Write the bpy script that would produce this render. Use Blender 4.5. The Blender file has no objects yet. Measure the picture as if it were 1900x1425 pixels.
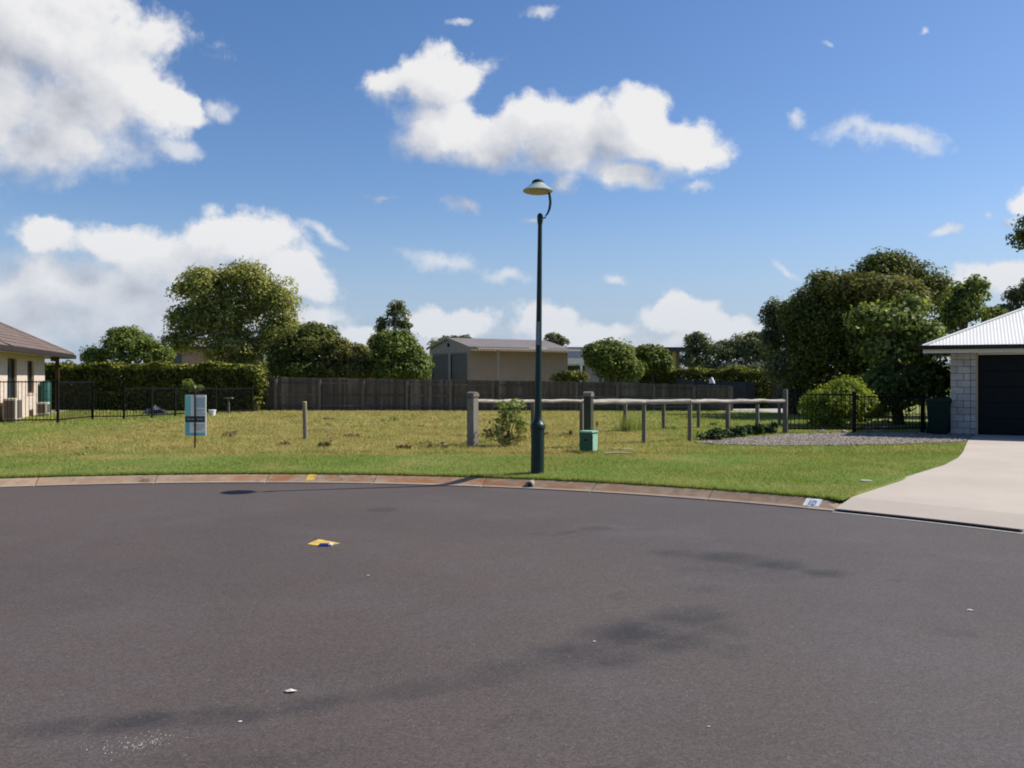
import bpy, bmesh, math, random
import numpy as np
from mathutils import Vector, Matrix

sc = bpy.context.scene
COL = sc.collection
R = math.radians
random.seed(7)
RNG = np.random.default_rng(11)

# ------------------------------------------------------------------ camera, sun, sky, exposure
F = 1645.0            # focal length in photograph pixels (1900 wide)
HOR = 698.0           # row of the horizon
CH = 1.65             # camera height
GZ = 0.16             # lawn height above the road

cam = bpy.data.cameras.new("camera")
cam.sensor_width = 36.0
cam.lens = 36.0 * F / 1900.0
cam.shift_y = -(712.5 - HOR) / 1900.0
cam.clip_end = 4000.0
cam_o = bpy.data.objects.new("camera", cam)
cam_o.location = (0, 0, CH)
cam_o.rotation_euler = (R(90), 0, 0)
COL.objects.link(cam_o)
sc.camera = cam_o

SUN_EL, SUN_AZ = R(45.5), R(15.0)     # azimuth measured from +x (right) towards +y (away)
SUNV = Vector((math.cos(SUN_AZ) * math.cos(SUN_EL), math.sin(SUN_AZ) * math.cos(SUN_EL), math.sin(SUN_EL)))
sun = bpy.data.lights.new("sun", 'SUN')
sun.energy = 4.2
sun.angle = R(0.53)
sun.color = (1.0, 0.95, 0.86)
sun_o = bpy.data.objects.new("sun", sun)
sun_o.rotation_euler = SUNV.to_track_quat('Z', 'Y').to_euler()
sun_o.location = SUNV * 60
COL.objects.link(sun_o)

sc.view_settings.view_transform = 'Standard'
sc.view_settings.look = 'None'
sc.view_settings.gamma = 1
sc.view_settings.use_curve_mapping = False
sc.view_settings.exposure = 0.62
sc.cycles.filter_width = 1.9
sc.cycles.max_bounces = 6
sc.cycles.diffuse_bounces = 3
sc.cycles.transmission_bounces = 4
sc.cycles.caustics_reflective = False
sc.cycles.caustics_refractive = False


class NT:
    """small helper to write node trees"""
    def __init__(s, tree):
        s.t = tree

    def n(s, typ, **kw):
        nd = s.t.nodes.new(typ)
        for k, v in kw.items():
            setattr(nd, k, v)
        return nd

    def put(s, sock, v):
        if hasattr(v, 'is_output'):
            s.t.links.new(v, sock)
        else:
            sock.default_value = v

    def m(s, op, a, b=0.0, c=0.0, clamp=False):
        nd = s.n('ShaderNodeMath', operation=op, use_clamp=clamp)
        s.put(nd.inputs[0], a)
        s.put(nd.inputs[1], b)
        if len(nd.inputs) > 2:
            s.put(nd.inputs[2], c)
        return nd.outputs[0]

    def vm(s, op, a, b=(0, 0, 0), sc_=None):
        nd = s.n('ShaderNodeVectorMath', operation=op)
        s.put(nd.inputs[0], a)
        s.put(nd.inputs[1], b)
        if sc_ is not None:
            s.put(nd.inputs['Scale'], sc_)
        return nd.outputs['Value'] if op in ('LENGTH', 'DOT_PRODUCT', 'DISTANCE') else nd.outputs[0]

    def noise(s, vec, scale, detail=4, rough=0.55, dist=0.0, col=False):
        nd = s.n('ShaderNodeTexNoise')
        s.put(nd.inputs['Vector'], vec)
        nd.inputs['Scale'].default_value = scale
        nd.inputs['Detail'].default_value = detail
        nd.inputs['Roughness'].default_value = rough
        nd.inputs['Distortion'].default_value = dist
        return nd.outputs['Color' if col else 'Fac']

    def mix(s, f, a, b):
        nd = s.n('ShaderNodeMix', data_type='RGBA')
        s.put(nd.inputs[0], f)
        s.put(nd.inputs[6], a if hasattr(a, 'is_output') else tuple(a)[:3] + (1,))
        s.put(nd.inputs[7], b if hasattr(b, 'is_output') else tuple(b)[:3] + (1,))
        return nd.outputs[2]

    def ss(s, v, lo, hi, a=0.0, b=1.0):
        nd = s.n('ShaderNodeMapRange', interpolation_type='SMOOTHSTEP')
        s.put(nd.inputs[0], v)
        nd.inputs[1].default_value = lo
        nd.inputs[2].default_value = hi
        nd.inputs[3].default_value = a
        nd.inputs[4].default_value = b
        return nd.outputs[0]


def build_world():
    w = bpy.data.worlds.new("World")
    sc.world = w
    w.use_nodes = True
    w.node_tree.nodes.clear()
    g = NT(w.node_tree)
    try:
        w.cycles.sampling_method = 'MANUAL'
        w.cycles.sample_map_resolution = 512
    except Exception:
        pass
    tc = g.n('ShaderNodeTexCoord')
    D = tc.outputs['Generated']
    sky = g.n('ShaderNodeTexSky', sky_type='NISHITA')
    sky.sun_disc = False
    sky.sun_elevation = SUN_EL
    sky.sun_rotation = R(90) - SUN_AZ
    sky.altitude = 0
    sky.air_density = 1.0
    sky.dust_density = 0.6
    sky.ozone_density = 2.2
    hue = g.n('ShaderNodeHueSaturation')
    hue.inputs['Saturation'].default_value = 1.2
    g.put(hue.inputs['Color'], sky.outputs[0])
    skyc = g.vm('MULTIPLY', hue.outputs[0], (0.98, 0.97, 1.08))

    # clouds: soft ellipses of sky (centre column, centre row, half width, half height, tilt), broken up by noise
    puffy = [(60, 50, 255, 130, 0), (210, 140, 160, 85, -30), (110, 270, 130, 75, 10), (315, 195, 75, 30, -25), (-60, 190, 240, 170, 0), (150, 205, 150, 80, -10), (320, 490, 130, 62, 0), (330, 580, 260, 62, 0), (520, 590, 120, 40, 0),
             (95, 440, 60, 42, 0), (230, 450, 80, 48, 0), (440, 450, 110, 55, 0), (560, 520, 90, 48, -20), (140, 540, 230, 70, 0),
             (400, 535, 170, 75, 0), (30, 590, 190, 60, 0), (250, 615, 220, 40, 0),
             (790, 142, 124, 50, 5), (700, 150, 40, 30, 0), (815, 232, 84, 62, 0), (900, 252, 110, 52, 0), (990, 235, 90, 66, 0),
             (850, 225, 80, 50, -20), (930, 255, 90, 45, 0), (1090, 245, 120, 72, 0), (1180, 238, 76, 72, 0), (1262, 276, 92, 52, -12), (1165, 326, 82, 32, -8), (1050, 282, 120, 40, -8),
             (1010, 590, 75, 38, 0), (1090, 615, 140, 34, 0), (1250, 585, 80, 34, 0), (1330, 612, 90, 26, 0), (830, 600, 95, 34, 0), (700, 640, 200, 26, 0), (1200, 640, 300, 24, 0),
             (1850, 515, 85, 40, 0), (1960, 540, 120, 60, 0), (1900, 378, 46, 24, 20),
             # the rest of the sky, outside the frame
             (2500, 150, 330, 120, 0), (-900, 250, 420, 160, 0), (-700, 560, 400, 90, 0), (2600, 560, 420, 80, 0), (900, -700, 320, 130, 0)]
    wisp = [(832, 486, 84, 24, -8), (945, 514, 76, 20, -5), (1640, 264, 118, 24, -17), (1527, 82, 30, 12, -20), (1455, 508, 46, 9, -48),
            (1745, 426, 34, 10, 0), (722, 360, 44, 10, 0), (865, 388, 48, 20, -25), (1000, 412, 48, 11, 0), (1145, 513, 26, 10, 0),
            (1055, 345, 40, 24, 0), (1288, 345, 34, 14, 0), (605, 438, 66, 12, -25), (575, 470, 40, 14, -10), (1870, 420, 46, 18, 30), (1485, 225, 22, 18, 0),
            (330, 270, 60, 22, -20), (400, 200, 30, 24, 0), (850, 52, 26, 7, 0), (1000, 12, 36, 10, 0), (1715, 48, 12, 9, 0), (1820, 405, 18, 12, -40)]

    def dirn(px, py):
        return Vector(((px - 950) / F, 1.0, (HOR - py) / F)).normalized()

    def field(vec, blobs, soft):
        out = None
        base_vec = vec
        for bi_, (px, py, a, b, t) in enumerate(blobs):
            if bi_ % 5 == 4:            # chain the groups so that the shader evaluates them one after another
                md = g.n('ShaderNodeVectorMath', operation='MULTIPLY_ADD')
                g.put(md.inputs[0], out)
                md.inputs[1].default_value = (1e-7, 1e-7, 1e-7)
                g.put(md.inputs[2], base_vec)
                vec = md.outputs[0]
            C = dirn(px, py)
            k = 1.0 / math.sqrt(1 + ((px - 950) / F) ** 2 + ((HOR - py) / F) ** 2)
            X = Vector((0, 0, 1)).cross(C).normalized() * -1
            if X.x < 0 and abs(C.y) > 0.3 and C.y > 0:
                X = -X
            U = X.cross(C).normalized()
            if U.z < 0:
                U = -U
            c, s_ = math.cos(R(t)), math.sin(R(t))
            X2, U2 = X * c + U * s_, U * c - X * s_
            Cn = X2.cross(U2)
            mt = Matrix((X2, U2, Cn)).transposed()
            mp = g.n('ShaderNodeMapping', vector_type='TEXTURE')
            mp.inputs['Rotation'].default_value = mt.to_euler()
            mp.inputs['Scale'].default_value = (a * k / F, b * k / F, 1e4)
            g.put(mp.inputs['Vector'], vec)
            ln = g.vm('LENGTH', mp.outputs[0])
            out = ln if out is None else g.m('SMOOTH_MIN', out, ln, soft)
        return out

    nd = g.noise(D, 9.0, 2, 0.5, col=True)
    warp = g.vm('SCALE', g.vm('SUBTRACT', nd, (0.5, 0.5, 0.5)), sc_=0.045)
    nd2 = g.noise(D, 34.0, 4, 0.6, col=True)
    warp2 = g.vm('SCALE', g.vm('SUBTRACT', nd2, (0.5, 0.5, 0.5)), sc_=0.022)
    DW = g.vm('ADD', g.vm('ADD', D, warp), warp2)
    fp = field(DW, puffy, 0.35)
    fw = field(DW, wisp, 0.2)
    off = Vector((0.80, 0.0, 0.62)) * 0.022
    def tex(v, det):
        # cauliflower lumps plus fine break-up
        b = g.m('MULTIPLY', g.m('ABSOLUTE', g.m('SUBTRACT', g.noise(v, 15.0, 3, 0.5), 0.5)), 2.0)
        f_ = g.noise(v, 20.0, det, 0.62)
        return g.m('ADD', g.m('MULTIPLY', b, 0.40), g.m('MULTIPLY', f_, 1.25))
    n1 = tex(D, 9)
    Doff = g.vm('ADD', D, tuple(off))
    n2 = tex(Doff, 5)
    DWo = g.vm('ADD', DW, tuple(off * 2.2))
    fp2 = field(DWo, puffy, 0.35)
    dl = g.m('MULTIPLY', g.m('SUBTRACT', fp, fp2), -1.0)      # >0 on the side towards the sun
    dens = g.m('ADD', g.m('SUBTRACT', 1.08, fp), g.m('MULTIPLY', g.m('SUBTRACT', n1, 0.72), 1.15))
    crisp = g.m('ADD', 0.95, g.m('MULTIPLY', dl, 2.2, clamp=True))
    alpha = g.ss(g.m('MULTIPLY', dens, crisp), -0.16, 0.66)
    densw = g.m('ADD', g.m('SUBTRACT', 0.95, fw), g.m('MULTIPLY', g.m('SUBTRACT', n1, 0.72), 2.2))
    aw = g.m('MULTIPLY', g.ss(densw, -0.25, 0.9), 0.72)
    alpha = g.m('MAXIMUM', alpha, aw)
    sh = g.m('ADD', g.m('MULTIPLY', dl, 0.75), g.m('MULTIPLY', g.m('SUBTRACT', n1, n2), 0.95))
    core = g.ss(dens, 0.25, 1.15)
    thin = g.m('ADD', g.ss(dens, 0.0, 0.45, 0.20, 0.0), g.m('MULTIPLY', g.m('MULTIPLY', aw, g.ss(dens, -0.4, 0.2, 1.0, 0.0)), 0.35))
    shade = g.m('SUBTRACT', g.m('ADD', g.m('ADD', 0.68, thin), sh), g.m('MULTIPLY', core, 0.36), clamp=True)
    cc = g.n('ShaderNodeValToRGB')
    cc.color_ramp.elements[0].position = 0.10
    cc.color_ramp.elements[0].color = (0.44, 0.465, 0.53, 1)
    cc.color_ramp.elements[1].position = 1.0
    cc.color_ramp.elements[1].color = (0.84, 0.84, 0.85, 1)
    e = cc.color_ramp.elements.new(0.5)
    e.color = (0.62, 0.64, 0.69, 1)
    g.put(cc.inputs[0], shade)
    # pale haze low over the horizon, all the way round
    sd = g.n('ShaderNodeSeparateXYZ')
    g.put(sd.inputs[0], D)
    hz = g.ss(sd.outputs[2], 0.0, 0.20, 0.75, 0.0)
    skyc = g.mix(hz, skyc, (3.15, 4.1, 5.8))
    b1 = g.n('ShaderNodeBackground')
    g.put(b1.inputs[0], skyc)
    b1.inputs[1].default_value = 0.076
    b2 = g.n('ShaderNodeBackground')
    g.put(b2.inputs[0], g.mix(g.m('MULTIPLY', hz, 0.55), cc.outputs[0], (0.47, 0.56, 0.69)))
    b2.inputs[1].default_value = 0.66
    mx = g.n('ShaderNodeMixShader')
    g.put(mx.inputs[0], alpha)
    g.put(mx.inputs[1], b1.outputs[0])
    g.put(mx.inputs[2], b2.outputs[0])
    o = g.n('ShaderNodeOutputWorld')
    g.put(o.inputs[0], mx.outputs[0])


build_world()


# ------------------------------------------------------------------ helpers
def at(px, d, py=None, z=None):
    """point seen at photo column px, at distance d; height from row py or given"""
    if z is None:
        z = CH - (py - HOR) / F * d if py is not None else GZ
    return Vector(((px - 950) / F * d, d, z))


def gd(py, z=GZ):
    return (CH - z) * F / (py - HOR)


def on(px, py, z=GZ):
    d = gd(py, z)
    return Vector(((px - 950) / F * d, d, z))


class MB:
    def __init__(s):
        s.v, s.f = [], []

    def add(s, vs, fs):
        o = len(s.v)
        s.v += [tuple(v) for v in vs]
        s.f += [tuple(i + o for i in f) for f in fs]
        return s

    def box(s, lo, hi, rz=0.0, pivot=None):
        x0, y0, z0 = lo
        x1, y1, z1 = hi
        vs = [Vector(p) for p in ((x0, y0, z0), (x1, y0, z0), (x1, y1, z0), (x0, y1, z0), (x0, y0, z1), (x1, y0, z1), (x1, y1, z1), (x0, y1, z1))]
        if rz:
            p = Vector(pivot) if pivot else Vector(((x0 + x1) / 2, (y0 + y1) / 2, 0))
            m = Matrix.Rotation(rz, 3, 'Z')
            vs = [m @ (v - p) + p for v in vs]
        return s.add(vs, [(0, 3, 2, 1), (4, 5, 6, 7), (0, 1, 5, 4), (1, 2, 6, 5), (2, 3, 7, 6), (3, 0, 4, 7)])

    def bar(s, a, b, w, h, up=(0, 0, 1)):
        a, b = Vector(a), Vector(b)
        d = (b - a).normalized()
        u = Vector(up)
        x = d.cross(u)
        if x.length < 1e-4:
            x = d.cross(Vector((0, 1, 0)))
        x.normalize()
        u = x.cross(d).normalized()
        vs = []
        for p in (a, b):
            for sx, sy in ((-1, -1), (1, -1), (1, 1), (-1, 1)):
                vs.append(p + x * sx * w / 2 + u * sy * h / 2)
        return s.add(vs, [(0, 1, 2, 3), (7, 6, 5, 4), (0, 4, 5, 1), (1, 5, 6, 2), (2, 6, 7, 3), (3, 7, 4, 0)])

    def tube(s, pts, rad, n=8, cap=True):
        pts = [Vector(p) for p in pts]
        if not hasattr(rad, '__len__'):
            rad = [rad] * len(pts)
        o = len(s.v)
        ref = None
        for i, p in enumerate(pts):
            d = (pts[min(i + 1, len(pts) - 1)] - pts[max(i - 1, 0)])
            if d.length < 1e-6:
                d = Vector((0, 0, 1))
            d.normalize()
            if ref is None:
                ref = Vector((1, 0, 0)) if abs(d.x) < 0.9 else Vector((0, 1, 0))
            x = (ref - d * ref.dot(d)).normalized()
            ref = x
            y = d.cross(x)
            for k in range(n):
                a = 2 * math.pi * k / n
                s.v.append(tuple(p + (x * math.cos(a) + y * math.sin(a)) * rad[i]))
        for i in range(len(pts) - 1):
            for k in range(n):
                a = o + i * n + k
                b = o + i * n + (k + 1) % n
                s.f.append((a, b, b + n, a + n))
        if cap:
            s.f.append(tuple(o + k for k in reversed(range(n))))
            e = o + (len(pts) - 1) * n
            s.f.append(tuple(e + k for k in range(n)))
        return s

    def lathe(s, prof, n=24, c=(0, 0)):
        o = len(s.v)
        for r, z in prof:
            for k in range(n):
                a = 2 * math.pi * k / n
                s.v.append((c[0] + r * math.cos(a), c[1] + r * math.sin(a), z))
        for i in range(len(prof) - 1):
            for k in range(n):
                a = o + i * n + k
                b = o + i * n + (k + 1) % n
                s.f.append((a, b, b + n, a + n))
        s.f.append(tuple(o + k for k in reversed(range(n))))
        e = o + (len(prof) - 1) * n
        s.f.append(tuple(e + k for k in range(n)))
        return s

    def poly(s, pts, z0, z1):
        n = len(pts)
        vs = [(p[0], p[1], z0) for p in pts] + [(p[0], p[1], z1) for p in pts]
        fs = [tuple(reversed(range(n))), tuple(range(n, 2 * n))]
        for i in range(n):
            j = (i + 1) % n
            fs.append((i, j, j + n, i + n))
        return s.add(vs, fs)

    def mesh(s, name, m, bevel=0.0, smooth=False):
        me = bpy.data.meshes.new(name)
        me.from_pydata(s.v, [], s.f)
        bm = bmesh.new()
        bm.from_mesh(me)
        bmesh.ops.recalc_face_normals(bm, faces=bm.faces[:])
        if bevel:
            bmesh.ops.bevel(bm, geom=bm.edges[:], offset=bevel, segments=2, affect='EDGES', clamp_overlap=True)
        bm.to_mesh(me)
        bm.free()
        me.materials.append(m)
        if smooth:
            for p in me.polygons:
                p.use_smooth = True
            if hasattr(me, 'set_sharp_from_angle'):
                me.set_sharp_from_angle(angle=R(40))
        return me

    def build(s, name, m, parent=None, bevel=0.0, smooth=False, loc=None, rz=None, kind=None):
        return link(name, s.mesh(name, m, bevel, smooth), parent, loc, rz, kind)


def link(name, me, parent=None, loc=None, rz=None, kind=None):
    o = bpy.data.objects.new(name, me)
    COL.objects.link(o)
    o.parent = parent
    if loc is not None:
        o.location = loc
    if rz is not None:
        o.rotation_euler = (0, 0, rz)
    if kind:
        o['kind'] = kind
    return o


def tag(o, label, cat, group=None):
    o['label'] = label
    o['category'] = cat
    if group:
        o['group'] = group
    return o


def thing(name, label, cat, loc=(0, 0, 0), rz=0.0, group=None):
    o = bpy.data.objects.new(name, None)
    o.empty_display_size = 0.1
    COL.objects.link(o)
    o.location = loc
    o.rotation_euler = (0, 0, rz)
    return tag(o, label, cat, group)


def struct_empty(name):
    o = bpy.data.objects.new(name, None)
    COL.objects.link(o)
    o['kind'] = 'structure'
    return o


def fast_mesh(name, V, Q, m, tone=None):
    """mesh from numpy arrays; Q is (n,4) or (n,3)"""
    me = bpy.data.meshes.new(name)
    k = Q.shape[1]
    me.vertices.add(len(V))
    me.vertices.foreach_set('co', np.ascontiguousarray(V, dtype=np.float32).ravel())
    me.loops.add(Q.size)
    me.loops.foreach_set('vertex_index', np.ascontiguousarray(Q, dtype=np.int32).ravel())
    me.polygons.add(len(Q))
    me.polygons.foreach_set('loop_start', np.arange(0, Q.size, k, dtype=np.int32))
    me.polygons.foreach_set('loop_total', np.full(len(Q), k, dtype=np.int32))
    me.update(calc_edges=True)
    if tone is not None:
        a = me.attributes.new('tone', 'FLOAT', 'FACE')
        a.data.foreach_set('value', np.ascontiguousarray(tone, dtype=np.float32))
    me.materials.append(m)
    return me


# ------------------------------------------------------------------ materials
def new_mat(name):
    m = bpy.data.materials.new(name)
    m.use_nodes = True
    m.node_tree.nodes.clear()
    g = NT(m.node_tree)
    out = g.n('ShaderNodeOutputMaterial')
    return m, g, out


def bsdf(g, out, col, rough=0.8, spec=0.3, metal=0.0, normal=None):
    b = g.n('ShaderNodeBsdfPrincipled')
    g.put(b.inputs['Base Color'], col if hasattr(col, 'is_output') else tuple(col)[:3] + (1,))
    g.put(b.inputs['Roughness'], rough)
    g.put(b.inputs['Specular IOR Level'], spec)
    g.put(b.inputs['Metallic'], metal)
    if normal is not None:
        g.put(b.inputs['Normal'], normal)
    g.put(out.inputs[0], b.outputs[0])
    return b


def bump(g, h, dist=0.01, strength=1.0):
    b = g.n('ShaderNodeBump')
    b.inputs['Strength'].default_value = strength
    b.inputs['Distance'].default_value = dist
    g.put(b.inputs['Height'], h)
    return b.outputs[0]


def pos(g):
    return g.n('ShaderNodeNewGeometry').outputs['Position']


def pm(name, c1, c2=None, scale=3.0, rough=0.8, spec=0.3, metal=0.0, stretch=(1, 1, 1), rnd=0.0, bumpd=0.0, bscale=60.0, detail=5, c3=None, s3=0.8):
    """procedural paint / timber / stone: two tones by noise, a third by larger patches, a shift of value per object"""
    m, g, out = new_mat(name)
    P = g.vm('MULTIPLY', pos(g), stretch)
    c2 = c2 or tuple(x * 0.8 for x in c1)
    f = g.ss(g.noise(P, scale, detail, 0.6), 0.3, 0.7)
    col = g.mix(f, c1, c2)
    if c3:
        col = g.mix(g.ss(g.noise(P, s3, 4, 0.6), 0.5, 0.66), col, c3)
    if rnd:
        oi = g.n('ShaderNodeObjectInfo').outputs['Random']
        k = g.m('ADD', g.m('MULTIPLY', oi, 2 * rnd), 1 - rnd)
        col = g.vm('SCALE', col, sc_=k)
    nrm = None
    if bumpd:
        nrm = bump(g, g.noise(P, bscale, 4, 0.6), bumpd)
    bsdf(g, out, col, rough, spec, metal, nrm)
    return m


def leaf_mat(name, dark, light, trans=0.3, tint=(1.3, 1.25, 0.6), rough=0.6):
    m, g, out = new_mat(name)
    a = g.n('ShaderNodeAttribute', attribute_name='tone').outputs['Fac']
    col = g.mix(a, dark, light)
    b = g.n('ShaderNodeBsdfPrincipled')
    g.put(b.inputs['Base Color'], col)
    b.inputs['Roughness'].default_value = rough
    b.inputs['Specular IOR Level'].default_value = 0.12
    t = g.n('ShaderNodeBsdfTranslucent')
    g.put(t.inputs[0], g.vm('MULTIPLY', col, tint))
    mx = g.n('ShaderNodeMixShader')
    mx.inputs[0].default_value = trans
    g.put(mx.inputs[1], b.outputs[0])
    g.put(mx.inputs[2], t.outputs[0])
    g.put(out.inputs[0], mx.outputs[0])
    return m


M = {}
M['galv'] = pm('weathered_zinc', (0.30, 0.31, 0.31), (0.24, 0.25, 0.25), 6, 0.5, 0.4)
M['pole'] = pm('dark_green_paint', (0.005, 0.021, 0.018), (0.007, 0.026, 0.022), 5, 0.42, 0.35)
M['black'] = pm('black_powdercoat', (0.005, 0.0055, 0.006), (0.007, 0.0075, 0.008), 8, 0.6, 0.15)
M['shade'] = pm('pale_grey_enamel', (0.38, 0.43, 0.385), (0.31, 0.36, 0.32), 12, 0.35, 0.5)
M['diffuser'] = pm('tan_acrylic_diffuser', (0.52, 0.38, 0.19), (0.40, 0.29, 0.15), 14, 0.4, 0.5)  # plain tan tone for the lens under the shade
M['sticker'] = pm('grey_sticker', (0.26, 0.28, 0.31), (0.18, 0.2, 0.23), 30, 0.6)
M['white'] = pm('white_paint', (0.74, 0.74, 0.72), (0.64, 0.64, 0.61), 4, 0.6)
M['teal'] = pm('teal_print', (0.26, 0.60, 0.58), (0.22, 0.54, 0.53), 9, 0.5)
M['sblue'] = pm('blue_print', (0.16, 0.46, 0.58), (0.18, 0.50, 0.60), 9, 0.5)
M['panelw'] = pm('white_sign_board', (0.86, 0.85, 0.82), (0.80, 0.79, 0.77), 5, 0.5)
M['photo'] = pm('faded_grey_blue_print', (0.38, 0.50, 0.60), (0.52, 0.50, 0.46), 16, 0.5)
M['ink'] = pm('dark_print', (0.035, 0.05, 0.06), (0.05, 0.06, 0.07), 9, 0.5)
M['greyink'] = pm('grey_print', (0.25, 0.26, 0.3), (0.3, 0.32, 0.36), 9, 0.5)
M['rust'] = pm('rusty_stake', (0.10, 0.045, 0.022), (0.07, 0.035, 0.02), 30, 0.9)
M['redp'] = pm('red_paint', (0.40, 0.06, 0.04), (0.3, 0.05, 0.04), 20, 0.7)
M['timber'] = pm('grey_weathered_timber', (0.27, 0.24, 0.205), (0.18, 0.16, 0.138), 9, 0.9, 0.2, stretch=(5, 5, 0.35), bumpd=0.01, bscale=30, rnd=0.12, c3=(0.15, 0.14, 0.12))
M['timberd'] = pm('dark_weathered_timber', (0.085, 0.088, 0.062), (0.055, 0.058, 0.042), 9, 0.9, 0.2, stretch=(5, 5, 0.35), bumpd=0.01, bscale=30, rnd=0.15, c3=(0.10, 0.11, 0.055))
M['timberp'] = pm('brown_grey_weathered_timber', (0.19, 0.165, 0.135), (0.12, 0.105, 0.088), 9, 0.9, 0.2, stretch=(5, 5, 0.35), bumpd=0.01, bscale=30, rnd=0.15)
M['log'] = pm('bleached_log', (0.46, 0.42, 0.37), (0.27, 0.24, 0.21), 5, 0.9, 0.2, stretch=(0.5, 0.5, 5), bumpd=0.01, bscale=25, c3=(0.26, 0.24, 0.21), s3=2.5)
M['peg'] = pm('yellow_treated_log', (0.34, 0.29, 0.12), (0.24, 0.21, 0.10), 10, 0.9, 0.2, stretch=(4, 4, 0.6), bumpd=0.008, c3=(0.22, 0.19, 0.15))
M['pegtop'] = pm('pale_cut_timber', (0.55, 0.47, 0.28), (0.45, 0.38, 0.22), 30, 0.9)
M['paling'] = pm('old_paling_timber', (0.150, 0.125, 0.102), (0.100, 0.084, 0.070), 5, 0.95, 0.15, stretch=(6, 6, 0.5), bumpd=0.006, bscale=40, rnd=0.28, c3=(0.19, 0.165, 0.135), s3=0.5)
M['fpost'] = pm('old_fence_post_timber', (0.21, 0.18, 0.15), (0.145, 0.128, 0.11), 8, 0.9, 0.2, stretch=(5, 5, 0.4), rnd=0.25)
M['boxgreen'] = pm('green_fibreglass', (0.028, 0.105, 0.058), (0.022, 0.085, 0.046), 10, 0.5, 0.4, c3=(0.035, 0.12, 0.07))
M['boxtop'] = pm('pale_green_fibreglass', (0.30, 0.48, 0.38), (0.22, 0.40, 0.30), 14, 0.6)  # pale green of the lid, also used for the sunlit side
M['bin'] = pm('dark_green_bin_plastic', (0.003, 0.016, 0.013), (0.004, 0.020, 0.016), 6, 0.6, 0.12)
M['binl'] = pm('dark_bin_lid_plastic', (0.006, 0.022, 0.022), (0.008, 0.026, 0.026), 6, 0.55, 0.2)
M['rubber'] = pm('black_rubber', (0.015, 0.015, 0.015), (0.02, 0.02, 0.02), 10, 0.9)
M['door'] = pm('dark_garage_door_steel', (0.0045, 0.008, 0.010), (0.0055, 0.0095, 0.0115), 3, 0.6, 0.15)
M['block'] = pm('split_face_block', (0.50, 0.48, 0.46), (0.40, 0.385, 0.375), 14, 0.95, 0.2, bumpd=0.012, bscale=45, rnd=0.12)
M['mortar'] = pm('grey_mortar', (0.10, 0.09, 0.085), (0.08, 0.073, 0.068), 20, 0.95)
M['gutter'] = pm('dark_gutter_paint', (0.008, 0.009, 0.013), (0.01, 0.011, 0.015), 5, 0.5, 0.25)
M['fascia'] = pm('cream_fascia_paint', (0.62, 0.60, 0.54), (0.56, 0.54, 0.49), 4, 0.6)
M['jamb'] = pm('tan_door_jamb', (0.42, 0.33, 0.22), (0.36, 0.28, 0.19), 6, 0.7)
M['roofm'] = pm('pale_corrugated_steel', (0.80, 0.775, 0.73), (0.75, 0.725, 0.685), 1.2, 0.6, 0.1)
M['tile'] = pm('brown_roof_tile', (0.175, 0.125, 0.108), (0.135, 0.10, 0.09), 3.5, 0.9, 0.2, rnd=0.13, bumpd=0.004, bscale=50, c3=(0.15, 0.125, 0.115))
M['browngutter'] = pm('brown_gutter_paint', (0.028, 0.022, 0.02), (0.035, 0.027, 0.024), 5, 0.5)
M['soffit'] = pm('tan_soffit', (0.50, 0.40, 0.27), (0.44, 0.35, 0.24), 5, 0.8)
M['brownpost'] = pm('brown_stained_timber', (0.075, 0.036, 0.022), (0.055, 0.028, 0.018), 8, 0.8, stretch=(4, 4, 0.5))
M['win'] = pm('dark_window_glass', (0.012, 0.030, 0.040), (0.018, 0.038, 0.05), 1.5, 0.12, 0.6)
M['winframe'] = pm('bronze_window_frame', (0.14, 0.055, 0.025), (0.11, 0.045, 0.022), 6, 0.6)
M['acw'] = pm('cream_air_conditioner_steel', (0.52, 0.47, 0.39), (0.46, 0.42, 0.35), 7, 0.5)
M['grille'] = pm('brown_grey_grille', (0.11, 0.085, 0.075), (0.08, 0.065, 0.06), 30, 0.6)
M['tank'] = pm('teal_tank_plastic', (0.012, 0.075, 0.060), (0.015, 0.085, 0.07), 6, 0.5)
M['shedw'] = pm('beige_steel_cladding', (0.345, 0.27, 0.205), (0.315, 0.25, 0.19), 2, 0.6, 0.3)
M['shedf'] = pm('pale_beige_steel_cladding', (0.37, 0.335, 0.295), (0.335, 0.305, 0.27), 2, 0.6, 0.3)
M['sheddoor'] = pm('grey_roller_door', (0.17, 0.175, 0.175), (0.15, 0.155, 0.155), 4, 0.55, 0.3)
M['shedroof'] = pm('pinkish_grey_steel_roof', (0.21, 0.175, 0.16), (0.18, 0.155, 0.142), 2, 0.5, 0.35)
M['darkmetal'] = pm('charcoal_sheet_steel', (0.030, 0.034, 0.042), (0.036, 0.04, 0.048), 2, 0.6, 0.3, rnd=0.12)
M['longwall'] = pm('brown_far_wall', (0.13, 0.10, 0.08), (0.10, 0.08, 0.065), 2, 0.8)
M['yellowp'] = pm('ochre_paint', (0.34, 0.25, 0.08), (0.3, 0.22, 0.07), 3, 0.8)
M['greywall'] = pm('grey_far_wall', (0.26, 0.25, 0.25), (0.22, 0.21, 0.21), 3, 0.8)
M['palebrick'] = pm('pinkish_far_brick', (0.42, 0.27, 0.235), (0.34, 0.215, 0.185), 4, 0.9)
M['bark'] = pm('brown_bark', (0.12, 0.09, 0.07), (0.08, 0.06, 0.05), 10, 0.95, 0.1, stretch=(3, 3, 0.5), bumpd=0.02, bscale=14)
M['palebark'] = pm('pale_gum_bark', (0.52, 0.48, 0.42), (0.38, 0.34, 0.30), 4, 0.85, 0.2, stretch=(2, 2, 0.5))
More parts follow.
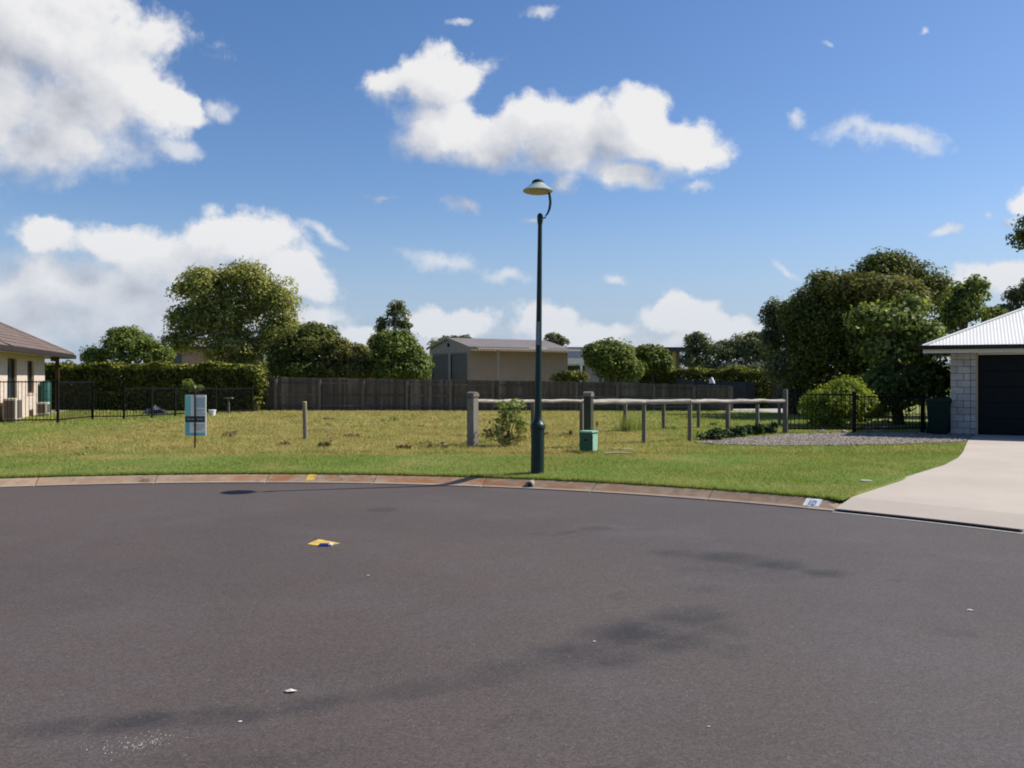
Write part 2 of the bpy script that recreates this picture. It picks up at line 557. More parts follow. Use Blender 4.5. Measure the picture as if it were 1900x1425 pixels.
M['yellowmark'] = pm('yellow_road_paint', (0.66, 0.42, 0.05), (0.54, 0.36, 0.08), 22, 0.7, c3=(0.30, 0.22, 0.10), s3=9.0)
M['bluemark'] = pm('blue_reflector', (0.012, 0.016, 0.11), (0.02, 0.025, 0.16), 40, 0.25, 0.5)
M['ivory'] = pm('ivory_plastic', (0.66, 0.60, 0.46), (0.6, 0.55, 0.42), 30, 0.5)
M['numwhite'] = pm('white_kerb_paint', (0.70, 0.72, 0.74), (0.56, 0.57, 0.57), 24, 0.7)
M['numblue'] = pm('blue_stencil_paint', (0.14, 0.18, 0.30), (0.20, 0.24, 0.36), 40, 0.7)
M['cement'] = pm('pale_cement', (0.40, 0.38, 0.34), (0.32, 0.30, 0.27), 25, 0.95, bumpd=0.004)
M['kerbcement'] = pm('stained_cement', (0.30, 0.26, 0.21), (0.22, 0.19, 0.15), 25, 0.95, bumpd=0.004)
M['pipe'] = pm('dark_pipe', (0.02, 0.02, 0.018), (0.03, 0.028, 0.024), 20, 0.8)
M['rocktan'] = pm('tan_sandstone', (0.46, 0.28, 0.17), (0.36, 0.22, 0.14), 7, 0.95, bumpd=0.02, bscale=16)
M['rockpale'] = pm('pale_stone', (0.46, 0.42, 0.37), (0.36, 0.33, 0.29), 7, 0.95, bumpd=0.02, bscale=16)
M['tarp'] = pm('blue_grey_tarpaulin', (0.022, 0.028, 0.042), (0.035, 0.042, 0.06), 6, 0.55)
M['paper'] = pm('pale_litter', (0.66, 0.60, 0.52), (0.55, 0.5, 0.44), 30, 0.8)

M['l_olive'] = leaf_mat('olive_leaves', (0.12, 0.14, 0.04), (0.46, 0.46, 0.14), 0.40)
M['l_dark'] = leaf_mat('dark_green_leaves', (0.044, 0.064, 0.017), (0.21, 0.225, 0.055), 0.34)
M['l_mid'] = leaf_mat('mid_green_leaves', (0.062, 0.095, 0.022), (0.243, 0.288, 0.070), 0.36)
M['l_bright'] = leaf_mat('bright_lime_leaves', (0.10, 0.15, 0.02), (0.38, 0.43, 0.06), 0.40)
M['l_grey'] = leaf_mat('grey_green_leaves', (0.069, 0.085, 0.045), (0.237, 0.256, 0.134), 0.36)
M['l_brown'] = leaf_mat('bronze_green_leaves', (0.062, 0.074, 0.022), (0.27, 0.25, 0.075), 0.34)
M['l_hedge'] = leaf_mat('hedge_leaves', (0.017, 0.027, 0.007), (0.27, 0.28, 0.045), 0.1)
M['l_fol'] = leaf_mat('large_glossy_leaves', (0.062, 0.099, 0.027), (0.294, 0.346, 0.096), 0.36, rough=0.55)
M['l_dry'] = leaf_mat('dry_brown_weed_leaves', (0.15, 0.115, 0.055), (0.40, 0.32, 0.15), 0.3)
M['l_ground'] = leaf_mat('dark_groundcover_leaves', (0.020, 0.040, 0.014), (0.075, 0.115, 0.035), 0.2)
M['l_weed'] = leaf_mat('mixed_weed_leaves', (0.17, 0.20, 0.06), (0.42, 0.34, 0.16), 0.35)
M['l_sap'] = leaf_mat('sapling_leaves', (0.12, 0.17, 0.055), (0.38, 0.42, 0.15), 0.42)
M['l_yel'] = leaf_mat('yellowed_sapling_leaves', (0.24, 0.23, 0.08), (0.48, 0.43, 0.2), 0.4)


def asphalt():
    m, g, out = new_mat('asphalt')
    P = pos(g)
    big = g.noise(P, 0.22, 4, 0.55)
    col = g.mix(g.ss(big, 0.38, 0.62), (0.076, 0.060, 0.055), (0.087, 0.068, 0.060))
    col = g.mix(g.ss(g.noise(P, 0.6, 5, 0.6), 0.46, 0.7), col, (0.088, 0.073, 0.070))
    wv = g.vm('SCALE', g.vm('SUBTRACT', g.noise(P, 1.3, 5, 0.6, col=True), (0.5, 0.5, 0.5)), sc_=0.9)
    PW = g.vm('ADD', P, wv)
    # worn tyre-scuffed and patched places: (column, row, half width, half depth in px) on the road
    stains = [ 
              (1400, 1375, 300, 30, 0.14, 0), (709, 946, 34, 5, 0.62, 1), (1105, 981, 40, 6, 0.5, 1), (1030, 992, 26, 4, 0.4, 0), (1390, 1070, 130, 20, 0.3, 0), (1665, 1079, 26, 4, 0.45, 0), (1785, 1172, 60, 12, 0.35, 0),
              (1160, 1108, 24, 10, 0.35, 0), (1010, 1095, 26, 7, 0.3, 0), (1320, 1094, 60, 8, 0.3, 0), (920, 1335, 90, 14, 0.32, 0), (500, 1400, 300, 20, 0.3, 0), (1140, 1412, 70, 12, 0.5, 0), (1345, 1205, 60, 20, 0.3, 0),
              (60, 1045, 200, 10, 0.12, 0), (400, 985, 260, 8, 0.14, 0)]
    st = None
    for px, py, a, b, k, crisp in stains:
        c = on(px, py, 0.0)
        d = c.y
        ra = a / F * d
        rb = abs(gd(py - b, 0) - gd(py + b, 0)) / 2
        mp = g.n('ShaderNodeMapping', vector_type='TEXTURE')
        mp.inputs['Location'].default_value = (c.x, c.y, 0)
        mp.inputs['Scale'].default_value = (ra, rb, 1e4)
        g.put(mp.inputs['Vector'], P if crisp else PW)
        v = g.ss(g.vm('LENGTH', mp.outputs[0]), 0.25 if not crisp else 0.6, 1.2 if not crisp else 1.1, k, 0.0)
        st = v if st is None else g.m('MAXIMUM', st, v)
    # long curved tyre marks: (column, row, half width in metres, strength) along each
    wv2 = g.vm('SCALE', g.vm('SUBTRACT', g.noise(P, 2.2, 5, 0.65, col=True), (0.5, 0.5, 0.5)), sc_=0.32)
    PW2 = g.vm('ADD', P, wv2)
    arcs = [[(30, 1356, .10, .45), (180, 1343, .13, .8), (330, 1335, .14, .85), (500, 1320, .12, .7), (680, 1296, .13, .5), (860, 1258, .16, .5), (1000, 1232, .20, .55), (1110, 1196, .28, .95), (1220, 1160, .28, 1.0), (1330, 1132, .18, .6)],
            [(1080, 1236, .12, .5), (1200, 1210, .2, .8), (1310, 1178, .2, .75), (1370, 1158, .14, .4)],
            [(1210, 1026, .18, .45), (1300, 1028, .26, .75), (1400, 1042, .32, 1.0), (1480, 1056, .24, 1.0), (1560, 1068, .14, .7)],
            [(1260, 1062, .14, .3), (1330, 1052, .2, .4), (1400, 1060, .16, .35)],
            [(980, 990, .05, .35), (1030, 991, .08, .45), (1080, 982, .09, .5), (1150, 984, .07, .4), (1230, 978, .05, .25)]]
    for arc in arcs:
        for (xa, ya, wa, ka), (xb, yb, wb, kb) in zip(arc[:-1], arc[1:]):
            A_, B_ = on(xa, ya, 0.0), on(xb, yb, 0.0)
            c, dv = (A_ + B_) / 2, B_ - A_
            mp = g.n('ShaderNodeMapping', vector_type='TEXTURE')
            mp.inputs['Location'].default_value = (c.x, c.y, 0)
            mp.inputs['Rotation'].default_value = (0, 0, math.atan2(dv.y, dv.x))
            mp.inputs['Scale'].default_value = (dv.length * 0.85, (wa + wb) * 0.75, 1e4)
            g.put(mp.inputs['Vector'], PW2)
            st = g.m('SMOOTH_MAX', st, g.ss(g.vm('LENGTH', mp.outputs[0]), 0.1, 1.1, (ka + kb) / 2, 0.0), 0.12)
    st = g.m('MULTIPLY', st, g.ss(g.noise(P, 3.4, 6, 0.7), 0.28, 0.6, 0.45, 1.0))
    col = g.mix(g.m('MULTIPLY', st, 1.05, clamp=True), col, (0.030, 0.028, 0.029))
    sx = g.n('ShaderNodeSeparateXYZ')
    g.put(sx.inputs[0], g.vm('ADD', P, wv))
    col = g.mix(g.ss(sx.outputs[0], -1.5, 3.5, 0.0, 0.75), col, g.vm('MULTIPLY', col, (0.98, 1.08, 1.16)))
    # aggregate
    vo = g.n('ShaderNodeTexVoronoi')
    vo.inputs['Scale'].default_value = 95
    g.put(vo.inputs['Vector'], P)
    stone = g.n('ShaderNodeSeparateColor')
    g.put(stone.inputs[0], vo.outputs['Color'])
    fine = g.noise(P, 260, 2, 0.6)
    k = g.m('ADD', g.m('MULTIPLY', stone.outputs[0], 0.52), g.m('MULTIPLY', fine, 0.5))
    k = g.m('ADD', k, 0.49)
    col = g.vm('SCALE', col, sc_=k)
    lt = g.m('MULTIPLY', g.ss(stone.outputs[1], 0.985, 0.998), 0.22)
    col = g.mix(lt, col, (0.30, 0.27, 0.24))
    h = g.m('ADD', g.m('MULTIPLY', g.m('SUBTRACT', 1.0, vo.outputs['Distance']), 1.0), g.m('MULTIPLY', fine, 0.6))
    bsdf(g, out, col, 0.85, 0.25, 0, bump(g, h, 0.004, 0.4))
    return m


def turf_color(g, P):
    """where the turf is watered and green, where it is dry and straw-coloured, and bare soil"""
    sx = g.n('ShaderNodeSeparateXYZ')
    g.put(sx.inputs[0], P)
    x, y = sx.outputs[0], sx.outputs[1]
    wob = g.m('MULTIPLY', g.m('SUBTRACT', g.noise(P, 0.45, 4, 0.6), 0.5), 4.5)
    yy = g.m('ADD', y, wob)
    lot = g.ss(yy, 15.4, 17.8)
    right = g.ss(g.m('ADD', x, g.m('MULTIPLY', wob, 0.5)), 2.2, 5.0, 1.0, 0.25)
    left = g.ss(x, -13.0, -9.5, 0.25, 1.0)
    lot = g.m('MULTIPLY', g.m('MULTIPLY', lot, right), left)
    n = g.noise(P, 0.9, 6, 0.65)
    dry = g.m('ADD', g.m('MULTIPLY', lot, 0.68), g.m('MULTIPLY', g.m('SUBTRACT', n, 0.47), 2.2), clamp=True)
    col = g.mix(g.ss(g.noise(P, 0.7, 4, 0.6), 0.35, 0.65), (0.215, 0.290, 0.066), (0.265, 0.320, 0.084))
    col = g.mix(dry, col, (0.45, 0.36, 0.145))
    soil = g.m('MULTIPLY', g.ss(g.noise(g.vm('MULTIPLY', P, (0.6, 1.3, 1)), 1.1, 5, 0.7), 0.52, 0.68), g.m('ADD', g.m('MULTIPLY', lot, 0.75), 0.02))
    col = g.mix(soil, col, (0.26, 0.175, 0.105))
    return col


def lawn_mat():
    m, g, out = new_mat('lawn_turf')
    P = pos(g)
    col = turf_color(g, P)
    k = g.m('ADD', g.m('MULTIPLY', g.noise(P, 16, 5, 0.7), 0.7), 0.45)
    col = g.vm('SCALE', col, sc_=k)
    bsdf(g, out, col, 0.95, 0.1, 0, bump(g, g.noise(P, 40, 4, 0.7), 0.04))
    return m


def blade_mat():
    m, g, out = new_mat('grass_blades')
    P = pos(g)
    col = turf_color(g, P)
    a = g.n('ShaderNodeAttribute', attribute_name='tone').outputs['Fac']
    col = g.vm('SCALE', col, sc_=g.m('ADD', g.m('MULTIPLY', a, 0.7), 0.65))
    col = g.mix(g.ss(a, 0.90, 0.97, 0, 0.6), col, (0.36, 0.30, 0.13))
    b = g.n('ShaderNodeBsdfPrincipled')
    g.put(b.inputs['Base Color'], col)
    b.inputs['Roughness'].default_value = 0.6
    b.inputs['Specular IOR Level'].default_value = 0.2
    t = g.n('ShaderNodeBsdfTranslucent')
    g.put(t.inputs[0], g.vm('MULTIPLY', col, (1.2, 1.25, 0.7)))
    mx = g.n('ShaderNodeMixShader')
    mx.inputs[0].default_value = 0.35
    g.put(mx.inputs[1], b.outputs[0])
    g.put(mx.inputs[2], t.outputs[0])
    g.put(out.inputs[0], mx.outputs[0])
    return m


def concrete():
    m, g, out = new_mat('driveway_concrete')
    P = pos(g)
    col = g.mix(g.ss(g.noise(P, 0.5, 5, 0.6), 0.35, 0.65), (0.44, 0.385, 0.325), (0.40, 0.345, 0.29))
    col = g.mix(g.ss(g.noise(P, 3.5, 6, 0.7), 0.56, 0.75, 0, 0.35), col, (0.31, 0.27, 0.23))
    col = g.vm('SCALE', col, sc_=g.m('ADD', g.m('MULTIPLY', g.noise(P, 120, 3, 0.6), 0.25), 0.87))
    # broom lines along the slab
    wv = g.n('ShaderNodeTexWave', wave_type='BANDS', bands_direction='Y')
    wv.inputs['Scale'].default_value = 16
    wv.inputs['Distortion'].default_value = 1.5
    g.put(wv.inputs['Vector'], P)
    h = g.m('ADD', g.m('MULTIPLY', wv.outputs['Fac'], 0.4), g.noise(P, 90, 3, 0.6))
    bsdf(g, out, col, 0.85, 0.25, 0, bump(g, h, 0.002))
    return m


def kerb_mat():
    m, g, out = new_mat('stained_kerb_concrete')
    P = pos(g)
    sx = g.n('ShaderNodeSeparateXYZ')
    g.put(sx.inputs[0], P)
    col = g.mix(g.ss(g.noise(P, 6, 5, 0.65), 0.35, 0.65), (0.35, 0.255, 0.175), (0.26, 0.19, 0.135))
    mid = g.ss(g.m('ABSOLUTE', g.m('ADD', sx.outputs[0], 1.7)), 1.6, 4.0, 1.0, 0.25)
    rz = g.ss(sx.outputs[2], 0.015, 0.03)
    ru = g.m('MULTIPLY', g.m('MULTIPLY', g.ss(g.noise(g.vm('MULTIPLY', P, (1, 1, 3)), 2.2, 6, 0.7), 0.38, 0.58), mid), rz)
    col = g.mix(ru, col, (0.29, 0.135, 0.062))
    col = g.mix(g.ss(g.noise(P, 3.1, 5, 0.7), 0.6, 0.72, 0, 0.8), col, (0.085, 0.06, 0.045))
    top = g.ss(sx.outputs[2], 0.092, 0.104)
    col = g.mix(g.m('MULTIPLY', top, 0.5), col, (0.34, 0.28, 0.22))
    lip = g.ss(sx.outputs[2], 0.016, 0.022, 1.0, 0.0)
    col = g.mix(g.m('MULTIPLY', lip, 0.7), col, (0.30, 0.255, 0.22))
    oi = g.n('ShaderNodeObjectInfo').outputs['Random']
    col = g.vm('SCALE', col, sc_=g.m('ADD', g.m('MULTIPLY', oi, 0.3), 0.85))
    bsdf(g, out, col, 0.9, 0.2, 0, bump(g, g.noise(P, 70, 4, 0.65), 0.006))
    return m


def gravel_mat(name, k):
    m, g, out = new_mat(name)
    P = pos(g)
    if k:
        f = g.n('ShaderNodeAttribute', attribute_name='tone').outputs['Fac']
    else:
        f = g.noise(P, 30, 3, 0.6)
    r = g.n('ShaderNodeValToRGB')
    r.color_ramp.elements[0].color = (0.085, 0.07, 0.06, 1)
    r.color_ramp.elements[1].color = (0.42, 0.36, 0.31, 1)
    e = r.color_ramp.elements.new(0.5)
    e.color = (0.235, 0.198, 0.17, 1)
    g.put(r.inputs[0], f)
    bsdf(g, out, r.outputs[0], 0.9, 0.2)
    return m


def cladding_brick():
    m, g, out = new_mat('cream_brickwork')
    tc = g.n('ShaderNodeTexCoord').outputs['Object']
    b = g.n('ShaderNodeTexBrick')
    sx = g.n('ShaderNodeSeparateXYZ')
    g.put(sx.inputs[0], tc)
    cb = g.n('ShaderNodeCombineXYZ')
    g.put(cb.inputs[0], sx.outputs[0])
    g.put(cb.inputs[1], sx.outputs[2])
    g.put(b.inputs['Vector'], cb.outputs[0])
    b.inputs['Color1'].default_value = (0.62, 0.52, 0.44, 1)
    b.inputs['Color2'].default_value = (0.53, 0.42, 0.345, 1)
    b.inputs['Mortar'].default_value = (0.58, 0.54, 0.48, 1)
    b.inputs['Scale'].default_value = 1.0
    b.inputs['Brick Width'].default_value = 0.24
    b.inputs['Row Height'].default_value = 0.086
    b.inputs['Mortar Size'].default_value = 0.01
    col = g.mix(g.ss(g.noise(tc, 4, 4, 0.6), 0.45, 0.7, 0, 0.4), b.outputs[0], (0.44, 0.32, 0.25))
    bsdf(g, out, col, 0.9, 0.2, 0, bump(g, g.m('SUBTRACT', 1.0, b.outputs['Fac']), 0.006))
    return m


M['asphalt'] = asphalt()
M['lawn'] = lawn_mat()
M['blade'] = blade_mat()
M['concrete'] = concrete()
M['kerb'] = kerb_mat()
M['gravelbase'] = gravel_mat('gravel_bed_base', 0)
M['pebble'] = gravel_mat('gravel_pebbles', 1)
M['brickw'] = cladding_brick()

# ------------------------------------------------------------------ the setting: road, kerb, lawn, driveway, gravel, path
CX, CY, RK = -3.9, 1.65, 12.03          # centre and radius of the turning circle
DRV0, DRV1 = 39.6, 49.4                 # degrees of the kerb taken by the driveway
STEM0, STEM1 = 252.0, 288.0             # where the street leaves the turning circle


def polar(th, r, z):
    return (CX + r * math.cos(R(th)), CY + r * math.sin(R(th)), z)


def road():
    vs, fs = [(CX, CY, 0.0)], []
    rr = [2, 4, 6, 8, 10, RK + 0.33]
    n = 240
    for r in rr:
        for k in range(n):
            vs.append(polar(k * 360 / n, r, 0.0))
    for k in range(n):
        fs.append((0, 1 + k, 1 + (k + 1) % n))
    for i in range(len(rr) - 1):
        for k in range(n):
            a, b = 1 + i * n + k, 1 + i * n + (k + 1) % n
            fs.append((a, a + n, b + n, b))
    base = 1 + (len(rr) - 1) * n
    k0, k1 = int(STEM0 / 360 * n), int(STEM1 / 360 * n)
    prev = [base + k for k in range(k0, k1 + 1)]
    for r in (40, 200, 1500):
        cur = []
        for k in range(k0, k1 + 1):
            cur.append(len(vs))
            vs.append(polar(k * 360 / n, r, 0.0))
        for a, b, c, d in zip(prev[:-1], cur[:-1], cur[1:], prev[1:]):
            fs.append((a, b, c, d))
        prev = cur
    mb = MB()
    mb.v, mb.f = vs, fs
    mb.build('road', M['asphalt'], kind='structure')


def lawn_z(r_off):
    return 0.105 + (GZ - 0.105) * min(1, max(0, (r_off - 0.28) / 0.6)) ** 0.8


def lawn():
    n = 720
    offs = [0.31, 0.5, 0.7, 0.95, 1.5, 2.6, 4, 6, 8, 10, 13, 16, 20, 25, 32, 45, 80, 200, 600, 1500]
    vs, fs = [], []
    idx = {}
    for i, o in enumerate(offs):
        for k in range(n):
            th = k * 360 / n
            oo = o
            if DRV0 + 0.3 < th < DRV1 - 0.2:
                oo = max(o, 6.5 + 0.01 * i)
            x, y, z = polar(th, RK + oo, lawn_z(oo))
            if 1.2 < oo < 30:
                z += 0.012 * math.sin(x * 1.3 + 0.4) * math.sin(y * 1.1) - 0.004
            idx[i, k] = len(vs)
            vs.append((x, y, z))
    for i in range(len(offs) - 1):
        for k in range(n):
            th = (k + 0.5) * 360 / n
            if STEM0 - 0.5 < th < STEM1 + 0.5:
                continue
            j = (k + 1) % n
            fs.append((idx[i, k], idx[i + 1, k], idx[i + 1, j], idx[i, j]))
    mb = MB()
    mb.v, mb.f = vs, fs
    mb.build('lawn', M['lawn'], kind='structure', smooth=True)


road()
lawn()

# kerb: one cast segment between two joints
kerb = struct_empty('kerb')
PROF = [(0.0, -0.05), (0.0, 0.014), (0.05, 0.018), (0.09, 0.026), (0.21, 0.088), (0.245, 0.100), (0.275, 0.106), (0.34, 0.106), (0.34, -0.05)]


def kerb_segment(t0, t1, name='kerb_segment', prof=PROF, mat='kerb', zs=(1.0, 1.0)):
    mb = MB()
    n = max(2, int((t1 - t0) / 0.8))
    rows = []
    gap = 0.035
    for k in range(n + 1):
        th = t0 + gap + (t1 - t0 - 2 * gap) * k / n
        q = zs[0] + (zs[1] - zs[0]) * min(1.0, k / n * 1.6)
        rows.append([polar(th, RK + dr, z * q if z > 0.02 else z) for dr, z in prof])
    m = len(prof)
    vs = [p for r_ in rows for p in r_]
    fs = []
    for k in range(n):
        for j in range(m - 1):
            a = k * m + j
            fs.append((a, a + 1, a + m + 1, a + m))
    fs.append(tuple(range(m)))
    fs.append(tuple(reversed(range(n * m, n * m + m))))
    mb.add(vs, fs)
    return mb.build(name, M[mat], kerb)


def kerbs():
    t = DRV1 - 0.03
    kerb_segment(t, 51.2, zs=(0.45, 1.0))
    t = 51.2
    for nx in (57.4, 65.4, 73.4, 81.6, 89.6, 97.6, 105.6, 113.4):
        kerb_segment(t, nx)
        t = nx
    while t < STEM0 - 1:
        kerb_segment(t, min(t + 8, STEM0))
        t += 8
    t = DRV0 - 0.25
    while t > STEM1 - 360 + 1:
        kerb_segment(max(t - 8, STEM1 - 360), t)
        t -= 8


kerbs()

# driveway
PHI = R(26.8)
GS = Vector((math.cos(PHI), -math.sin(PHI), 0))       # along the garage front, to the right
GN = Vector((-math.sin(PHI), -math.cos(PHI), 0))      # out of the garage front
GP = Vector((11.13, 22.5, 0))                         # left corner of the brick pier
FL = 0.19                                             # garage floor height


def gp(s, n, z=0.0):
    v = GP + GS * s + GN * n
    return Vector((v.x, v.y, z))


DL = [Vector(polar(DRV1, RK + 0.0, 0))[:2], Vector(polar(DRV1, RK + 0.55, 0))[:2], (5.89, 13.15), (7.2, 14.75), (8.05, 16.0), (8.75, 17.2), (9.7, 18.95), (10.9, 21.15), tuple(gp(0.60, -0.02))[:2]]
DR = [Vector(polar(DRV0, RK + 0.0, 0))[:2], Vector(polar(DRV0, RK + 0.55, 0))[:2], (9.2, 11.2), (11.0, 12.4), (12.2, 13.7), (13.2, 15.1), (14.4, 17.0), (15.4, 18.7), tuple(gp(5.6, -0.02))[:2]]
DZ = [0.040, 0.118, 0.172, 0.176, 0.178, 0.180, 0.182, 0.185, FL]


def driveway():
    mb = MB()
    n = 14
    vs, fs = [], []
    # resample lengthwise
    rows = []
    for i in range(len(DL) - 1):
        for k in range(4):
            f = k / 4
            rows.append((Vector(DL[i]).lerp(Vector(DL[i + 1]), f), Vector(DR[i]).lerp(Vector(DR[i + 1]), f), DZ[i] + (DZ[i + 1] - DZ[i]) * f))
    rows.append((Vector(DL[-1]), Vector(DR[-1]), DZ[-1]))
    for i, (a, b, z) in enumerate(rows):
        for k in range(n + 1):
            p = a.lerp(b, k / n)
            if i <= 4:                       # follow the kerb arc
                ang = math.atan2(p.y - CY, p.x - CX)
                r0 = RK + 0.55 * i / 4
                p = Vector((CX + r0 * math.cos(ang), CY + r0 * math.sin(ang)))
            vs.append((p.x, p.y, z))
    w = n + 1
    for i in range(len(rows) - 1):
        for k in range(n):
            a = i * w + k
            fs.append((a, a + 1, a + w + 1, a + w))
    # skirt
    ring = [k for k in range(w)] + [i * w + n for i in range(1, len(rows))] + [(len(rows) - 1) * w + k for k in range(n - 1, -1, -1)] + [i * w for i in range(len(rows) - 2, 0, -1)]
    o = len(vs)
    for r_ in ring:
        x, y, z = vs[r_]
        vs.append((x, y, 0.012 if z < 0.05 else z - 0.12))
    for i in range(len(ring)):
        j = (i + 1) % len(ring)
        fs.append((ring[i], ring[j], o + j, o + i))
    mb.add(vs, fs)
    mb.build('driveway', M['concrete'], kind='structure')
    # thin gutter lip in front of the crossing
    kerb_segment(DRV0 - 0.1, DRV1 + 0.1, 'gutter_lip', [(-0.075, -0.03), (-0.075, 0.006), (0.02, 0.008), (0.02, -0.03)], 'cement')


driveway()
# soil showing in the joint between the slab edge and the turf
sv, sf = [], []
for k_, th_ in enumerate((DRV1 - 1.0, DRV1 + 2.4)):
    for dr_, z_ in ((0.02, 0.008), (0.30, 0.040), (0.60, 0.090), (3.0, 0.135), (7.2, 0.145)):
        sv.append(polar(th_, RK + dr_, z_))
for k_ in range(4):
    sf.append((k_, k_ + 1, k_ + 6, k_ + 5))
MB().add(sv, sf).build('verge_soil', M['lawn'], kind='structure')
M['gapshade'] = pm('painted_gap_shade', (0.018, 0.013, 0.010), (0.03, 0.022, 0.016), 30, 0.95, 0.1)
kerb_segment(DRV0 + 0.1, DRV1 - 0.1, 'gap_shade_strip', [(-0.016, -0.03), (-0.016, 0.026), (-0.003, 0.030), (-0.003, -0.03)], 'gapshade')  # dark strip painting the shade of the gap under the slab lip

# gravel bed
GBT = [(1288, 822), (1400, 812), (1470, 807), (1600, 805), (1700, 805), (1764, 805)]
GBB = [(1805, 814), (1785, 822), (1700, 825), (1560, 828), (1440, 829), (1330, 826)]
GBP = [on(*p) for p in GBT] + [gp(0.0, 0.0, GZ), gp(0.58, 0.02, GZ)] + [on(*p) for p in GBB]
gb = MB()
gb.add([(p.x, p.y, 0.174) for p in GBP] + [(p.x, p.y, 0.12) for p in GBP], [tuple(range(len(GBP)))] + [(i, (i + 1) % len(GBP), (i + 1) % len(GBP) + len(GBP), i + len(GBP)) for i in range(len(GBP))])
gb.build('gravel_bed', M['gravelbase'], kind='structure')


def in_poly(x, y, P):
    c = np.zeros(len(x), bool)
    n = len(P)
    for i in range(n):
        x0, y0, x1, y1 = P[i][0], P[i][1], P[i - 1][0], P[i - 1][1]
        h = ((y0 > y) != (y1 > y)) & (x < (x1 - x0) * (y - y0) / (y1 - y0 + 1e-12) + x0)
        c ^= h
    return c


def gravel():
    n = 34000
    lo = np.array([min(p.x for p in GBP), min(p.y for p in GBP)])
    hi = np.array([max(p.x for p in GBP), max(p.y for p in GBP)])
    xy = lo + RNG.random((n, 2)) * (hi - lo)
    xy = xy[in_poly(xy[:, 0], xy[:, 1], GBP)]
    n = len(xy)
    r = RNG.uniform(0.012, 0.030, n)
    base = np.array([(1, 0, 0), (-1, 0, 0), (0, 1, 0), (0, -1, 0), (0, 0, 0.75), (0, 0, -0.75)])
    a = RNG.random(n) * 6.283
    ca, sa = np.cos(a), np.sin(a)
    V = base[None] * RNG.uniform(0.7, 1.3, (n, 6, 1)) * r[:, None, None]
    X = V[..., 0] * ca[:, None] - V[..., 1] * sa[:, None]
    Y = V[..., 0] * sa[:, None] + V[..., 1] * ca[:, None]
    V = np.stack([X + xy[:, :1], Y + xy[:, 1:2], V[..., 2] + 0.178 + r[:, None] * 0.25], -1).reshape(-1, 3)
    T = np.array([(0, 2, 4), (2, 1, 4), (1, 3, 4), (3, 0, 4), (2, 0, 5), (1, 2, 5), (3, 1, 5), (0, 3, 5)])
    Q = (T[None] + 6 * np.arange(n)[:, None, None]).reshape(-1, 3)
    link('gravel', fast_mesh('gravel', V, Q, M['pebble'], np.repeat(RNG.random(n), 8)), kind='stuff')


gravel()
pa, pb, pc, pd = on(1330, 765), on(1470, 766), on(1475, 755), on(1340, 754)
MB().poly([pa, pb, pc, pd], GZ - 0.03, GZ + 0.02).build('path', M['cement'], kind='structure')


# ------------------------------------------------------------------ grass
def grass():
    def region(n, y0, y1, hmin, hmax, wmin, wmax, lean):
        u = RNG.random(n)
        y = np.sqrt(y0 * y0 + u * (y1 * y1 - y0 * y0))
        x = (RNG.random(n) * 2 - 1) * (0.60 * y + 0.6)
        r = np.hypot(x - CX, y - CY)
        ok = r > RK + 0.29
        dx = np.interp(y, [p[1] for p in DL], [p[0] for p in DL])
        ok &= ~((x > dx - 0.01) & (y < 22.3)) | (y < DL[0][1] - 0.2) & (x < 3.8)
        ok &= ~((x > 3.8) & (y < DL[0][1]))
        ok &= ~(in_poly(x, y, GBP) & (RNG.random(n) > 0.10 + 0.5 * (np.sin(x * 3.1 + y * 2.3) * np.sin(x * 1.7 - y * 4.1) > 0.45)))
        ok &= ~((x > 10.5) & (y > 19.8))
        x, y, r = x[ok], y[ok], r[ok]
        n = len(x)
        z = 0.105 + (GZ - 0.105) * np.clip((r - RK - 0.28) / 0.6, 0, 1) ** 0.8
        h = RNG.uniform(hmin, hmax, n)
        w = RNG.uniform(wmin, wmax, n)
        a = RNG.random(n) * 6.283
        tx, ty = (RNG.normal(size=(2, n)) * lean) * h
        bx, by = np.cos(a) * w / 2, np.sin(a) * w / 2
        V = np.stack([np.stack([x - bx, y - by, z - 0.01], -1), np.stack([x + bx, y + by, z - 0.01], -1), np.stack([x + tx, y + ty, z + h], -1)], 1)
        return V.reshape(-1, 3), n
    V1, n1 = region(330000, 10.2, 17.8, 0.012, 0.036, 0.006, 0.012, 0.8)
    V2, n2 = region(230000, 17.0, 26.0, 0.02, 0.065, 0.010, 0.022, 0.8)
    V3, n3 = region(130000, 25.0, 38.0, 0.03, 0.08, 0.016, 0.034, 0.8)
    # the longer fringe that hangs over the back of the kerb
    m = 26000
    th = np.radians(RNG.uniform(DRV1 + 0.3, 125, m))
    rr = RK + 0.29 + np.abs(RNG.normal(0, 0.05, m))
    x, y = CX + rr * np.cos(th), CY + rr * np.sin(th)
    h = RNG.uniform(0.03, 0.085, m)
    w = RNG.uniform(0.006, 0.012, m)
    a = RNG.random(m) * 6.283
    out = RNG.uniform(-0.2, 0.9, m) * h
    V4 = np.stack([np.stack([x - np.cos(a) * w / 2, y - np.sin(a) * w / 2, np.full(m, 0.10)], -1), np.stack([x + np.cos(a) * w / 2, y + np.sin(a) * w / 2, np.full(m, 0.10)], -1),
                   np.stack([x - np.cos(th) * out + RNG.normal(0, 0.012, m), y - np.sin(th) * out, 0.10 + h], -1)], 1).reshape(-1, 3)
    V = np.concatenate([V1, V2, V3, V4])
    n = len(V) // 3
    link('grass', fast_mesh('grass', V, np.arange(n * 3).reshape(n, 3), M['blade'], RNG.random(n)), kind='stuff')


grass()


